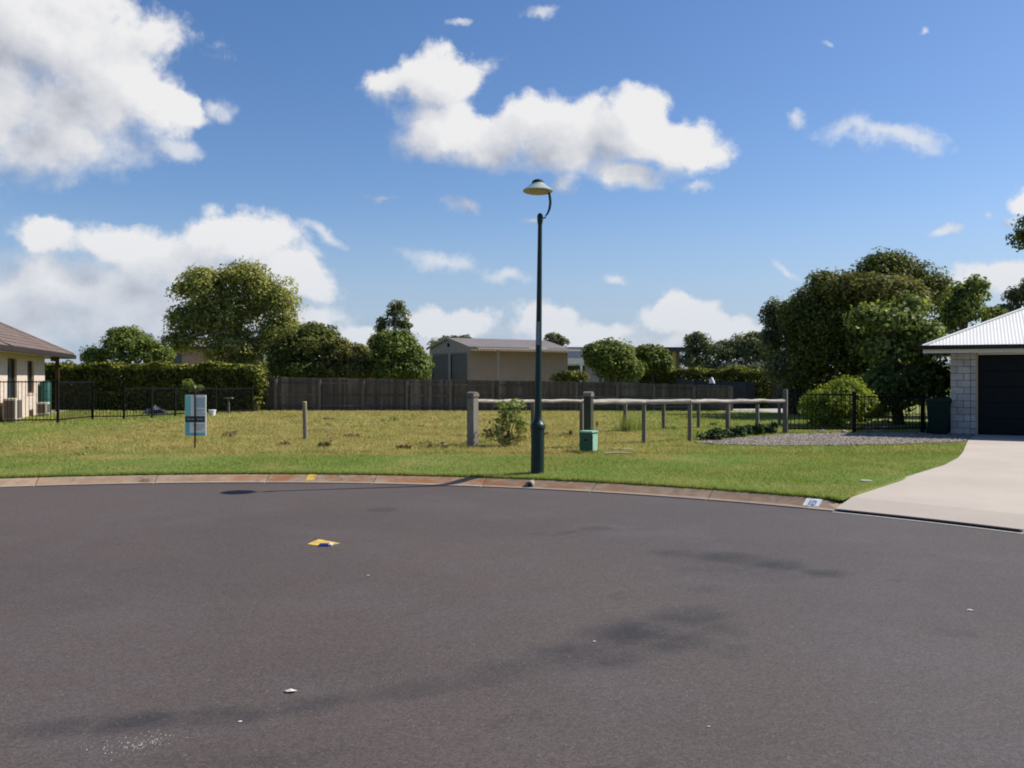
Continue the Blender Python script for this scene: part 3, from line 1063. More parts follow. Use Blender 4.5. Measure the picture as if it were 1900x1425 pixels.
# ------------------------------------------------------------------ foliage
def leaves(C, N, size, aspect=0.55, rng=RNG):
    """quads (rhombi) centred at C with normals N"""
    n = len(C)
    N = N / (np.linalg.norm(N, axis=1, keepdims=True) + 1e-9)
    t = rng.normal(size=(n, 3))
    t -= N * (t * N).sum(1, keepdims=True)
    t /= np.linalg.norm(t, axis=1, keepdims=True) + 1e-9
    b = np.cross(N, t)
    s = (size * rng.uniform(0.6, 1.3, n))[:, None]
    bend = N * s * 0.12
    V = np.stack([C - t * s * 0.5, C - b * s * aspect * 0.5 + bend, C + t * s * 0.5, C + b * s * aspect * 0.5 + bend], 1).reshape(-1, 3)
    Q = np.arange(n * 4).reshape(n, 4)
    return V, Q


def crown_points(blobs, n, clump, per, rng, low=0.25, inner=0.55):
    """leaf centres and normals in clumps spread through ellipsoids; blobs: (centre, radii)"""
    w = np.array([(b[1][0] * b[1][1] * b[1][2]) ** (2 / 3) for b in blobs])
    nc = max(6, n // per)
    bi = rng.choice(len(blobs), nc, p=w / w.sum())
    d = rng.normal(size=(nc, 3))
    d /= np.linalg.norm(d, axis=1, keepdims=True)
    flip = (d[:, 2] < 0) & (rng.random(nc) > low)
    d[flip, 2] *= -1
    f = inner + (1.0 - inner) * rng.random(nc) ** 0.6
    cen = np.array([b[0] for b in blobs])[bi]
    rad = np.array([b[1] for b in blobs])[bi]
    rad = np.maximum(rad - 0.42 * clump, 0.55 * rad)
    cc = cen + d * rad * f[:, None]
    cr = clump * rng.uniform(0.6, 1.35, nc)
    k = rng.integers(0, nc, n)
    e = rng.normal(size=(n, 3))
    e /= np.linalg.norm(e, axis=1, keepdims=True)
    dn = e[:, 2] < 0
    e[dn, 2] *= -np.where(rng.random(dn.sum()) < 0.45, 1.0, -0.7)
    P = cc[k] + e * (cr[k] * rng.uniform(0.5, 1.0, n) ** 0.5)[:, None]
    N = e * 0.7 + d[k] * 0.5 + rng.normal(size=(n, 3)) * 0.55 + np.array([0, 0, 0.35])
    tone = np.clip(0.45 + 0.28 * rng.normal(size=n) + 0.22 * rng.normal(size=nc)[k], 0, 1)
    return P, N, tone, cc


def blob(px, py, w, h, d, k=0.85):
    """ellipsoid seen at (px,py) w x h photo pixels, at distance d"""
    rx, rz = w / 2 / F * d, h / 2 / F * d
    return (tuple(at(px, d, py)), (rx, rx * k, rz))


def trunk_mesh(base, top, r0, targets, rng, r_limb=0.5, spread=0.35):
    mb = MB()
    base, top = Vector(base), Vector(top)
    pts, rad = [], []
    for i in range(6):
        f = i / 5
        p = base.lerp(top, f) + Vector((rng.normal() * 0.05, rng.normal() * 0.05, 0)) * (top - base).length * 0.25 * f
        pts.append(p)
        rad.append(r0 * (1.25 - 0.6 * f) if i else r0 * 1.5)
    mb.tube(pts, rad, 8)
    for t in targets:
        t = Vector(t)
        s = base.lerp(top, rng.uniform(0.55, 1.0)) if t.z > base.z + 0.6 * (top.z - base.z) else base.lerp(top, rng.uniform(0.35, 0.6))
        mid = s.lerp(t, 0.5) + Vector((rng.normal(), rng.normal(), abs(rng.normal()))) * (t - s).length * 0.10
        rr = r0 * r_limb * rng.uniform(0.5, 1.0)
        mb.tube([s, s.lerp(mid, 0.5) + Vector((0, 0, 0.02)), mid, mid.lerp(t, 0.5), t], [rr, rr * 0.8, rr * 0.6, rr * 0.42, rr * 0.2], 6, False)
    return mb


def tree(name, label, cat, blobs, mat, n, leaf, clump, per=60, base=None, r0=0.18, bark='bark', group=None, seed=1, low=0.25, inner=0.5, extra=None, limbs=16, fork=None):
    rng = np.random.default_rng(seed)
    P, N, tone, cc = crown_points(blobs, n, clump, per, rng, low, inner)
    zmin = min(b[0][2] - b[1][2] for b in blobs)
    c0 = blobs[0][0]
    if base is None:
        base = (c0[0], c0[1], GZ)
    root = thing(name, label, cat, base, 0, group)
    o = np.array(base)
    top = (c0[0], c0[1], c0[2] - 0.15 * blobs[0][1][2]) if fork is None else fork
    tg = cc[rng.choice(len(cc), min(limbs, len(cc)), replace=False)]
    tm = trunk_mesh(Vector((0, 0, -0.05)), Vector(top) - Vector(base), r0, [t - o for t in tg], rng)
    tm.build('trunk', M[bark], root, smooth=True)
    keep = P[:, 2] > GZ + 0.03
    V, Q = leaves(P[keep], N[keep], leaf, rng=rng)
    link('crown', fast_mesh('crown', V - o, Q, M[mat], tone[keep]), root, kind='stuff')
    for (b2, m2, n2, l2, cl2) in (extra or []):
        P, N, tone, _ = crown_points(b2, n2, cl2, per, rng, low, inner)
        V, Q = leaves(P, N, l2, rng=rng)
        link('crown', fast_mesh('crown', V - o, Q, M[m2], tone), root, kind='stuff')
    return root


GT = 'trees and shrubs beyond the fences'
# the big rounded tree over the hedge
d = 50
tree('large_tree', 'large round-topped olive-green tree rising above the clipped hedge, tallest on that side', 'tree',
     [blob(425, 600, 120, 120, d), blob(375, 545, 120, 105, d), blob(450, 530, 110, 85, d), blob(505, 570, 110, 110, d), blob(350, 600, 95, 80, d), blob(520, 625, 90, 70, d), blob(445, 655, 140, 70, d), blob(335, 638, 70, 34, d), blob(470, 690, 160, 40, d)],
     'l_olive', 50000, 0.18, 0.58, 60, base=(at(430, d).x, d, GZ), r0=0.28, bark='palebark', group=GT, seed=3, inner=0.35, low=0.6, limbs=26, fork=tuple(at(430, d, 610)))
d = 47
tree('garden_tree', 'small two-humped green tree between the brown-roofed house and the brick house', 'tree',
     [blob(240, 648, 110, 66, d), blob(235, 625, 70, 30, d), blob(175, 668, 52, 46, d), blob(290, 665, 60, 40, d)], 'l_mid', 12000, 0.17, 0.4, 60, group=GT, seed=5, r0=0.12, low=0.5)
d = 46
tree('broadleaf_tree', 'dark dense bushy tree directly behind the corner where hedge meets paling fence', 'tree',
     [blob(580, 665, 140, 110, d), blob(590, 625, 75, 46, d), blob(535, 660, 80, 70, d), blob(575, 690, 170, 40, d)], 'l_dark', 26000, 0.18, 0.45, 60, group=GT, seed=7, r0=0.15, low=0.5)
d = 45
tree('bushy_tree', 'lower dark green bush filling the dip before the slender tall tree', 'shrub',
     [blob(650, 672, 90, 64, d), blob(630, 650, 50, 40, d), blob(685, 685, 60, 40, d), blob(655, 692, 120, 26, d)], 'l_brown', 16000, 0.17, 0.42, 60, group=GT, seed=9, r0=0.1, low=0.5)
d = 44
tree('leafy_tree', 'fresh green leafy tree standing against the shed beside its roller doors', 'tree',
     [blob(735, 660, 90, 80, d), blob(765, 680, 66, 60, d), blob(715, 640, 56, 44, d), blob(745, 692, 110, 34, d)], 'l_mid', 22000, 0.18, 0.42, 55, group=GT, seed=11, r0=0.14, low=0.5)
d = 52
tree('slender_gum_tree', 'slender tall tree with pale stem and gaps of sky, poking above the leafy shed tree', 'tree',
     [blob(q[0], q[1], q[2] * 1.45, q[3] * 1.4, d) for q in ((738, 570, 24, 18), (728, 583, 26, 18), (746, 588, 24, 20), (712, 600, 22, 16), (735, 602, 22, 14), (753, 608, 20, 22), (707, 614, 18, 14), (758, 626, 20, 22), (716, 632, 28, 20), (748, 640, 28, 20), (730, 643, 30, 16))],
     'l_dark', 6200, 0.14, 0.27, 34, base=(at(733, d).x, d, GZ), r0=0.12, bark='palebark', group=GT, seed=13, limbs=14, fork=tuple(at(733, d, 585)), inner=0.3, low=0.4)
d = 66
tree('far_pine_tree', 'small dark treetop just showing above the gable of the shed', 'tree',
     [blob(848, 634, 66, 20, d), blob(835, 640, 90, 20, d)], 'l_dark', 3500, 0.2, 0.35, 50, group=GT, seed=15, r0=0.1)
d = 80
tree('far_palm_like_tree', 'small distant feathery tree standing past the shed roof beside the street lamp', 'tree',
     [blob(1027, 630, 34, 22, d), blob(1040, 637, 26, 16, d), blob(1022, 640, 22, 18, d)], 'l_grey', 2400, 0.22, 0.42, 50, group=GT, seed=17, r0=0.12)
d = 43
tree('round_shrub', 'round dark green shrub covering the long roof behind the paling fence', 'shrub',
     [blob(1135, 670, 92, 70, d), blob(1108, 660, 50, 44, d), blob(1160, 690, 70, 40, d), blob(1125, 652, 50, 24, d)], 'l_mid', 20000, 0.17, 0.4, 55, group=GT, seed=19, r0=0.1, low=0.55)
d = 45
tree('spiky_shrub', 'smaller spiky green shrub beside the round dark one', 'shrub',
     [blob(1212, 668, 50, 44, d), blob(1200, 660, 36, 30, d), blob(1228, 680, 36, 40, d)], 'l_mid', 8000, 0.19, 0.36, 45, group=GT, seed=21, r0=0.08, low=0.55)
d = 41
tree('low_yellow_shrub', 'low yellowish bush peeping over the fence in front of the white verandah', 'shrub',
     [blob(1062, 700, 60, 20, d), blob(1040, 704, 36, 14, d)], 'l_hedge', 3500, 0.12, 0.22, 50, group=GT, seed=22, r0=0.05, low=0.5)
d = 62
tree('open_gum_tree', 'distant gum with a rounded tuft crown above the bright low hedge', 'tree',
     [blob(1294, 634, 50, 26, d), blob(1283, 652, 34, 26, d), blob(1310, 650, 30, 24, d), blob(1290, 675, 60, 40, d)], 'l_grey', 7000, 0.2, 0.4, 55, group=GT, seed=23, r0=0.14, low=0.4, bark='palebark')
d = 60
tree('grey_gum_tree', 'grey-green gum trees hazing together behind the hedge toward the huge dark tree', 'tree',
     [blob(1390, 650, 80, 60, d), blob(1345, 660, 70, 50, d), blob(1425, 665, 60, 70, d), blob(1405, 632, 40, 26, d), blob(1370, 690, 150, 30, d), blob(1430, 640, 30, 40, d)],
     'l_grey', 20000, 0.2, 0.5, 55, group=GT, seed=25, r0=0.16, low=0.5, bark='palebark')
d = 33
tree('huge_dark_tree', 'huge dark domed tree with bronze new growth, biggest crown, near the garage', 'tree',
     [blob(1610, 570, 170, 130, d), blob(1650, 520, 150, 90, d), blob(1560, 560, 110, 110, d), blob(1690, 570, 110, 130, d), blob(1620, 660, 230, 150, d), blob(1545, 650, 130, 150, d), blob(1640, 496, 100, 50, d), blob(1590, 740, 200, 100, d), blob(1700, 680, 120, 180, d), blob(1540, 610, 130, 120, d), blob(1500, 660, 100, 150, d), blob(1600, 620, 200, 140, d - 0.6), blob(1720, 540, 80, 90, d), blob(1525, 540, 70, 70, d), blob(1480, 600, 80, 80, d)],
     'l_dark', 84000, 0.135, 0.42, 70, base=(at(1620, d).x, d, GZ), r0=0.32, group=GT, seed=27, low=0.5, limbs=22, inner=0.55,
     extra=[([blob(1620, 545, 150, 80, d - 1.2), blob(1690, 560, 80, 70, d - 1.2), blob(1560, 545, 60, 60, d - 1)], 'l_brown', 14000, 0.12, 0.34)])
d = 35
tree('feathery_tree', 'feathery grey-green tree leaning out on the open side of the huge dark tree', 'tree',
     [blob(1470, 620, 80, 110, d), blob(1440, 590, 50, 54, d), blob(1500, 570, 60, 70, d), blob(1430, 640, 40, 60, d), blob(1480, 690, 120, 80, d), blob(1490, 745, 90, 50, d)],
     'l_grey', 24000, 0.14, 0.40, 60, group=GT, seed=29, r0=0.16, low=0.5)
d = 27.5
tree('big_leaf_tree', 'big-leaved green tree in front of the huge dark tree, next to the garage eave', 'tree',
     [blob(1655, 600, 130, 60, d), blob(1600, 590, 60, 36, d), blob(1710, 640, 100, 90, d), blob(1640, 660, 90, 70, d), blob(1690, 572, 70, 50, d), blob(1725, 720, 90, 100, d), blob(1650, 730, 120, 110, d)],
     'l_fol', 13000, 0.17, 0.36, 40, base=(at(1668, d).x, d, GZ), r0=0.13, group=GT, seed=31, low=0.5, inner=0.35)
d = 36
tree('tall_leafy_tree', 'open leafy treetop with clustered leaves between the huge dark tree and the garage roof', 'tree',
     [blob(1795, 560, 90, 90, d), blob(1775, 600, 80, 80, d), blob(1812, 530, 40, 30, d), blob(1745, 560, 60, 80, d), blob(1845, 590, 60, 40, d)], 'l_fol', 5600, 0.19, 0.30, 34, base=(at(1770, d).x, d, GZ), group=GT, seed=33, r0=0.15, inner=0.4, low=0.5)
d = 48
tree('thin_gum_tree', 'thin grey-leaved gum rising behind the ridge of the pale garage roof', 'tree',
     [blob(1885, 555, 40, 40, d), blob(1868, 578, 36, 20, d), blob(1900, 590, 60, 30, d), blob(1915, 540, 40, 50, d)], 'l_grey', 4200, 0.18, 0.34, 50, base=(at(1895, d).x, d, GZ), group=GT, seed=35, r0=0.12, inner=0.4)
d = 34
tree('overhanging_tree', 'tree beyond the garage whose leafy branch tip enters at the picture edge', 'tree',
     [blob(1990, 430, 210, 100, d), blob(1905, 452, 70, 44, d), blob(1888, 462, 36, 18, d), blob(2040, 500, 200, 120, d)], 'l_dark', 16000, 0.16, 0.34, 50, base=(at(2020, d).x, d, GZ), group=GT, seed=37, r0=0.22, inner=0.4, limbs=20)
d = 25.6
tree('lime_shrub', 'bright lime-green rounded shrub behind the black pool fence', 'shrub',
     [blob(1555, 755, 130, 85, d), blob(1570, 725, 80, 46, d), blob(1520, 765, 76, 66, d), blob(1600, 760, 60, 70, d)], 'l_bright', 21000, 0.075, 0.2, 50, seed=39, r0=0.05, low=0.7, inner=0.6)


def hedge(name, label, x0, y0, x1, y1, width, h, mat, n, leaf, seed, group=None, bare=0.0):
    """clipped hedge from (x0,y0) to (x1,y1): leaves over its faces and through its body, a few stems inside"""
    rng = np.random.default_rng(seed)
    a, b = Vector((x0, y0, 0)), Vector((x1, y1, 0))
    L = (b - a).length
    root = thing(name, label, 'hedge', (x0, y0, GZ), math.atan2(y1 - y0, x1 - x0), group)
    f = rng.random(n)
    P = np.empty((n, 3))
    N = np.empty((n, 3))
    s = rng.random(n) * L
    t = (rng.random(n) - 0.5) * width
    z = rng.random(n) * h
    kind = rng.choice(4, n, p=[0.36, 0.34, 0.1, 0.2])
    bumpy = 0.07 * np.sin(s * 2.3) + 0.05 * np.sin(s * 5.1 + 1) + rng.normal(0, 0.05, n)
    P[:, 0], P[:, 1], P[:, 2] = s, t, z
    N[:] = rng.normal(size=(n, 3)) * 0.6
    k = kind == 0
    P[k, 2] = h + bumpy[k]
    N[k, 2] += 1
    k = kind == 1
    P[k, 1] = -width / 2 + bumpy[k]
    N[k, 1] -= 0.9
    k = kind == 2
    e = rng.random(k.sum()) < 0.5
    P[k, 0] = np.where(e, 0, L) + bumpy[k]
    keep = P[:, 2] > bare * rng.uniform(0.4, 1.3, n)
    V, Q = leaves(P[keep], N[keep], leaf, 0.6, rng)
    tone = np.clip(0.25 + 0.22 * rng.normal(size=n) + 0.40 * (P[:, 2] > h * 0.93), 0, 1)  # sunlight on top and shade on the front put into the leaf tone
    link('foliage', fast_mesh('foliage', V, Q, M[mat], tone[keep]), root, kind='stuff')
    mb = MB()
    q = max(2, int(L / 0.7))
    for i in range(q):
        x = (i + 0.5) * L / q
        mb.tube([(x, 0, -0.05), (x + rng.normal() * 0.08, rng.normal() * 0.05, h * 0.5), (x + rng.normal() * 0.15, rng.normal() * 0.1, h * 0.88)], [0.035, 0.03, 0.012], 6)
    mb.build('stem', M['bark'], root, kind='stuff')
    return root


ha, hb = at(78, 40.5), at(478, 38.0)
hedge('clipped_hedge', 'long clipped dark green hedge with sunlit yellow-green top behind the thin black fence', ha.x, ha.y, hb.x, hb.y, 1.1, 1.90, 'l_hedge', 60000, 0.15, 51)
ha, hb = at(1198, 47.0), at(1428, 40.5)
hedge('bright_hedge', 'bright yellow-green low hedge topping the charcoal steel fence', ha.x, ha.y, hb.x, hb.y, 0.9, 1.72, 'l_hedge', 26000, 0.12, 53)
d = 37.2
tree('hedge_end_shrub', 'sunlit yellow-green shrub closing the end of the clipped hedge', 'shrub',
     [blob(478, 715, 30, 66, d), blob(470, 745, 26, 40, d), blob(474, 695, 36, 26, d)], 'l_hedge', 4500, 0.12, 0.2, 45, seed=55, r0=0.04, low=0.8)
d = 34.5
tree('garden_bush', 'pale green little bush behind the thin black fence, over the sign', 'shrub',
     [blob(347, 716, 30, 22, d), blob(362, 722, 30, 14, d), blob(338, 728, 20, 24, d), blob(350, 748, 30, 36, d)], 'l_mid', 1500, 0.11, 0.14, 22, seed=57, r0=0.03, low=0.8)


def treeline():
    rng = np.random.default_rng(77)
    bl = []
    for i in range(70):
        px = -150 + i * 32 + rng.uniform(-12, 12)
        dd = rng.uniform(86, 118)
        h = rng.uniform(2.4, 3.5)
        c = at(px, dd)
        bl.append(((c.x, c.y, h * 0.42), (rng.uniform(1.6, 2.6), 1.6, h * 0.58)))
    P, N, tone, _ = crown_points(bl, 42000, 0.55, 55, rng, 0.6, 0.5)
    P[:, 2] = np.maximum(P[:, 2], 0.2)
    V, Q = leaves(P, N, 0.34, rng=rng)
    link('treeline', fast_mesh('treeline', V, Q, M['l_dark'], tone), kind='stuff')


treeline()


def plant(name, label, cat, x, y, blobs, mat, n, leaf, clump, seed, stems=5, group=None, per=14, mat2=None):
    rng = np.random.default_rng(seed)
    root = thing(name, label, cat, (x, y, GZ), 0, group)
    P, N, tone, cc = crown_points(blobs, n, clump, per, rng, 0.8, 0.25)
    P[:, 2] = np.maximum(P[:, 2], 0.015)
    if mat2:
        lowm = P[:, 2] < np.percentile(P[:, 2], 34) + rng.normal(0, 0.08, n)
        V, Q = leaves(P[lowm], N[lowm], leaf, rng=rng)
        link('foliage', fast_mesh('foliage', V, Q, M[mat2], tone[lowm]), root, kind='stuff')
        P, N, tone = P[~lowm], N[~lowm], tone[~lowm]
    V, Q = leaves(P, N, leaf, rng=rng)
    link('foliage', fast_mesh('foliage', V, Q, M[mat], tone), root, kind='stuff')
    mb = MB()
    for i in range(stems):
        t = Vector(cc[rng.integers(len(cc))])
        mb.tube([(rng.normal() * 0.02, rng.normal() * 0.02, -0.04), (t.x * 0.45, t.y * 0.45, t.z * 0.55), tuple(t)], [0.012, 0.009, 0.004], 5)
    mb.build('stem', M['bark'], root, kind='stuff')
    return root


p = on(944, 828)
plant('wild_sapling', 'waist-high leafy sapling with yellowing lower leaves beside the street lamp', 'sapling', p.x, p.y,
      [((0.08, 0, 0.80), (0.40, 0.30, 0.22)), ((-0.02, 0, 0.48), (0.46, 0.32, 0.3)), ((-0.30, 0, 0.26), (0.28, 0.24, 0.2)), ((0.32, 0, 0.40), (0.22, 0.2, 0.34)), ((0, 0, 0.12), (0.26, 0.22, 0.12))], 'l_sap', 1900, 0.07, 0.085, 61, 16, mat2='l_yel')
GL = 'low dark plants in the gravel bed'
for i, (px, py, w, lab) in enumerate([(1322, 818, 0.26, 'low dark green groundcover plant at the pointed tip of the gravel bed'), (1362, 813, 0.30, 'widest clump of dark groundcover, second from the gravel tip'),
                                      (1400, 808, 0.22, 'dark groundcover plant at the foot of a rail post, third along the gravel'), (1428, 806, 0.16, 'smallest dark groundcover plant, closest to the pool fence')]):
    p = on(px, py)
    plant('groundcover_plant', lab, 'plant', p.x, p.y, [((0, 0, 0.10), (w * 1.35, w, 0.13)), ((0.10, 0, 0.20), (w * 0.7, w * 0.6, 0.09)), ((-0.16, 0.05, 0.14), (w * 0.6, w * 0.5, 0.10))], 'l_ground', 620, 0.085, 0.08, 70 + i, 5, GL)

GW = 'dry weeds in the vacant lot'
for i, (px, py, w, h, lab) in enumerate([(428, 811, 0.24, 0.16, 'rusty brown dry weed clump to one side of the sign'), (605, 830, 0.16, 0.15, 'dark brown dry weed in front of the yellow marker post'),
                                         (816, 832, 0.26, 0.17, 'yellow-brown dry weed nearest the first big timber post'), (612, 779, 0.22, 0.08, 'flat dark weed patch between marker post and paling fence'),
                                         (725, 782, 0.45, 0.10, 'spreading green weed mat in front of the paling fence'), (750, 833, 0.2, 0.10, 'small brown weed left of the yellow-brown one, by the verge line'),
                                         (1054, 808, 0.14, 0.10, 'dark little weed between street lamp and second big post'), (1013, 808, 0.07, 0.06, 'tiny dark weed just behind the street lamp base'),
                                         (530, 826, 0.14, 0.08, 'low scattered weed left of the marker post'), (1245, 797, 0.2, 0.12, 'green weed at the foot of the rear rail'), (1326, 790, 0.12, 0.14, 'upright green weed behind the two rails'), (655, 811, 0.2, 0.07, 'thin straggling weed right of the marker post')]):
    p = on(px, py)
    green = lab.startswith('spreading') or 'green weed' in lab
    plant('dry_weed', lab, 'weed', p.x, p.y, [((0, 0, h * 0.35), (w * 1.2, w * 0.8, h * 0.42)), ((w * 0.5, 0, h * 0.6), (w * 0.35, w * 0.3, h * 0.4)), ((-w * 0.7, 0.02, h * 0.3), (w * 0.4, w * 0.4, h * 0.3))], 'l_sap' if green else 'l_dry', 170, 0.06, 0.05, 90 + i, 4, GW)


def scattered_weeds():
    rng = np.random.default_rng(123)
    Vs, Ts = [], []
    for i in range(150):
        y = math.sqrt(rng.uniform(16.3 ** 2, 36.5 ** 2))
        x = rng.uniform(-0.52, 0.22) * y
        if math.hypot(x - CX, y - CY) < RK + 3:
            continue
        w = rng.uniform(0.05, 0.22)
        n = int(26 + 200 * w)
        h = rng.uniform(0.02, 0.07)
        P = np.stack([x + rng.normal(0, w * 0.6, n), y + rng.normal(0, w * 0.6, n), GZ + np.abs(rng.normal(0, h * 0.6, n))], -1)
        N = rng.normal(size=(n, 3)) + np.array([0, 0, 0.8])
        V, Q = leaves(P, N, 0.06, 0.5, rng)
        Vs.append(V)
        Ts.append(np.clip(rng.uniform(0, 1) + rng.normal(0, 0.2, n), 0, 1))
    V = np.concatenate(Vs)
    n = len(V) // 4
    link('weeds', fast_mesh('weeds', V, np.arange(n * 4).reshape(n, 4), M['l_weed'], np.concatenate(Ts)), kind='stuff')


scattered_weeds()


def tussock(name, label, px, py, h, n, seed, spread=0.12):
    rng = np.random.default_rng(seed)
    p = on(px, py)
    root = thing(name, label, 'grass tuft', (p.x, p.y, GZ), 0)
    a = rng.random(n) * 6.283
    r0 = np.abs(rng.normal(0, spread, n))
    l = rng.uniform(0.0, 0.4, n)
    hh = h * rng.uniform(0.4, 1.0, n)
    x, y = r0 * np.cos(a), r0 * np.sin(a)
    w = 0.007
    b = rng.random(n) * 6.283
    V = np.stack([np.stack([x - np.cos(b) * w, y - np.sin(b) * w, np.full(n, -0.02)], -1), np.stack([x + np.cos(b) * w, y + np.sin(b) * w, np.full(n, -0.02)], -1),
                  np.stack([x + l * hh * np.cos(a), y + l * hh * np.sin(a), hh], -1)], 1).reshape(-1, 3)
    link('blades', fast_mesh('blades', V, np.arange(n * 3).reshape(n, 3), M['l_sap'], rng.random(n)), root, kind='stuff')


tussock('grass_tussock', 'tall reedy green grass tuft growing at a rear rail post', 1166, 801, 0.55, 420, 3, 0.16)
tussock('grass_tussock', 'thin reddish-seeded tall grass between the two rail fences', 1188, 798, 0.5, 110, 4, 0.2)


# ------------------------------------------------------------------ street lamp
def street_lamp():
    p = at(997, 13.75)
    t = thing('street_lamp', 'dark green tapered street lamp with pale saucer shade on a curved arm, by the kerb', 'street lamp', (p.x, p.y, GZ))
    t.rotation_euler = (0, R(0.62), 0)
    z = lambda py: (CH - (py - HOR) / F * 13.75) - GZ
    MB().lathe([(0.103, -0.05), (0.103, z(800)), (0.103, z(797))], 28).build('base_sleeve', M['pole'], t, smooth=True)
    MB().lathe([(0.106, z(797)), (0.116, z(794)), (0.116, z(788)), (0.100, z(785.5)), (0.070, z(781)), (0.059, z(775)), (0.056, z(768))], 28).build('collar', M['pole'], t, smooth=True)
    MB().lathe([(0.056, z(768) + 0.002), (0.050, z(690)), (0.044, z(600)), (0.038, z(500)), (0.033, z(415))], 20).build('pole', M['pole'], t, smooth=True)
    MB().lathe([(0.034, z(417)), (0.044, z(411)), (0.046, z(405)), (0.046, z(401)), (0.036, z(397.5)), (0.016, z(395.5))], 20).build('pole_cap', M['pole'], t, smooth=True)
    lb = MB()
    n = 9
    vs = []
    for k in range(n + 1):
        a = R(150 + 140 * k / n)
        vs += [(0.0482 * math.cos(a), 0.0482 * math.sin(a), z(640)), (0.0456 * math.cos(a), 0.0456 * math.sin(a), z(597))]
    lb.add(vs, [(2 * k, 2 * k + 2, 2 * k + 3, 2 * k + 1) for k in range(n)])
    lb.build('sticker', M['sticker'], t, smooth=True)
    # arm to the right of the cap, rising in a curve to the rim of the shade
    X = lambda px: (px - 1002.2) / F * 13.75
    pts = [(X(1003), 0, z(404)), (X(1009), 0, z(404.5)), (X(1013), 0, z(403))]
    MB().tube(pts, [0.012, 0.012, 0.014], 10).build('bracket', M['galv'], t, smooth=True)
    pts = [(X(1012), 0, z(401)), (X(1016), 0, z(396)), (X(1019.5), 0, z(387)), (X(1021), 0, z(376)), (X(1020), 0, z(365)), (X(1017.5), 0, z(355))]
    MB().tube(pts, [0.010, 0.015, 0.019, 0.021, 0.021, 0.019], 12).build('arm', M['pole'], t, smooth=True)
    cx = X(997.5)
    s = MB()
    s.lathe([(0.232, z(355.5)), (0.236, z(354)), (0.205, z(350.5)), (0.150, z(346)), (0.105, z(341.5)), (0.085, z(338.5)), (0.02, z(338))], 36)
    sh = s.build('shade', M['shade'], t, smooth=True, loc=(cx, 0, 0))
    MB().lathe([(0.226, z(355.6)), (0.20, z(357.5)), (0.12, z(359.5)), (0.02, z(360))], 36).build('diffuser', M['diffuser'], t, smooth=True, loc=(cx, 0, 0))
    MB().lathe([(0.096, z(339.5)), (0.094, z(337.5)), (0.070, z(334.5)), (0.04, z(333.2)), (0.01, z(333))], 24).build('shade_cap', M['black'], t, smooth=True, loc=(cx, 0, 0))


street_lamp()


# ------------------------------------------------------------------ estate agent sign
def sign():
    d = gd(832)
    p = at(362.5, d)
    t = thing('sign_board', 'teal and white property sign on a rusty stake, standing in the vacant lot', 'sign', (p.x, p.y, GZ), R(4))
    k = d / F
    X = lambda px: (px - 362.5) * k
    Z = lambda py: (832 - py) * k
    MB().box((X(344), -0.012, Z(808.5)), (X(382), 0.012, Z(733))).build('panel', M['panelw'], t, bevel=0.003)
    y0 = -0.014
    MB().box((X(344.6), y0 - 0.002, Z(803)), (X(352.5), y0, Z(783.6))).build('stripe', M['sblue'], t)
    MB().box((X(344.6), y0 - 0.002, Z(771.5)), (X(354.5), y0, Z(733.8))).build('stripe', M['teal'], t)
    MB().box((X(344.2), y0 - 0.004, Z(783.4)), (X(380), y0, Z(772))).build('banner_strip', M['ink'], t)
    MB().box((X(344.6), y0 - 0.002, Z(808)), (X(381), y0, Z(803.2))).build('bottom_strip', M['sblue'], t)
    MB().box((X(364.5), y0 - 0.002, Z(756)), (X(380), y0, Z(738))).build('picture', M['photo'], t)
    for a, b, q, w in ((364, 379, 760, 1.5), (364, 376, 763.5, 1.2), (363, 380, 767.5, 1.2), (358, 379, 788, 1.3), (364, 379, 792, 1.3), (364, 375, 796, 1.2)):
        MB().box((X(a), y0 - 0.002, Z(q + w)), (X(b), y0, Z(q))).build('text_line', M['greyink'], t)
    for a, b in ((348, 353), (355, 361), (366, 370), (371.5, 377)):
        MB().box((X(a), y0 - 0.006, Z(779)), (X(b), y0 - 0.003, Z(776.4))).build('text_line', M['greyink'], t)
    MB().box((X(361.2), -0.040, -0.25), (X(363.8), -0.018, Z(720))).build('stake', M['rust'], t, bevel=0.003)
    MB().box((X(361.0), -0.042, Z(720)), (X(364.0), -0.016, Z(716.5))).build('stake_tip', M['white'], t, bevel=0.003)


sign()


# ------------------------------------------------------------------ marker posts, survey peg
def marker_post():
    d = gd(816)
    p = at(566, d)
    t = thing('marker_post', 'lone yellowish round timber marker post in the middle of the vacant lot', 'post', (p.x, p.y, GZ))
    h = (816 - 746) * d / F
    MB().tube([(0.012, 0, -0.2), (0.004, 0, h * 0.3), (-0.006, 0.004, h * 0.7), (-0.012, 0, h - 0.006)], [0.056, 0.055, 0.053, 0.051], 12).build('shaft', M['peg'], t, smooth=True)
    MB().tube([(-0.012, 0, h - 0.004), (-0.012, 0, h + 0.012)], [0.052, 0.046], 12).build('cut_top', M['pegtop'], t, smooth=True)


marker_post()
p = on(1108, 803)
t = thing('survey_peg', 'thin survey peg with a red painted top next to the green service box', 'peg', (p.x, p.y, GZ))
MB().box((-0.018, -0.018, -0.1), (0.018, 0.018, 0.16)).build('shaft', M['white'], t, bevel=0.003)
MB().box((-0.02, -0.02, 0.16), (0.02, 0.02, 0.30)).build('painted_top', M['redp'], t, bevel=0.003)


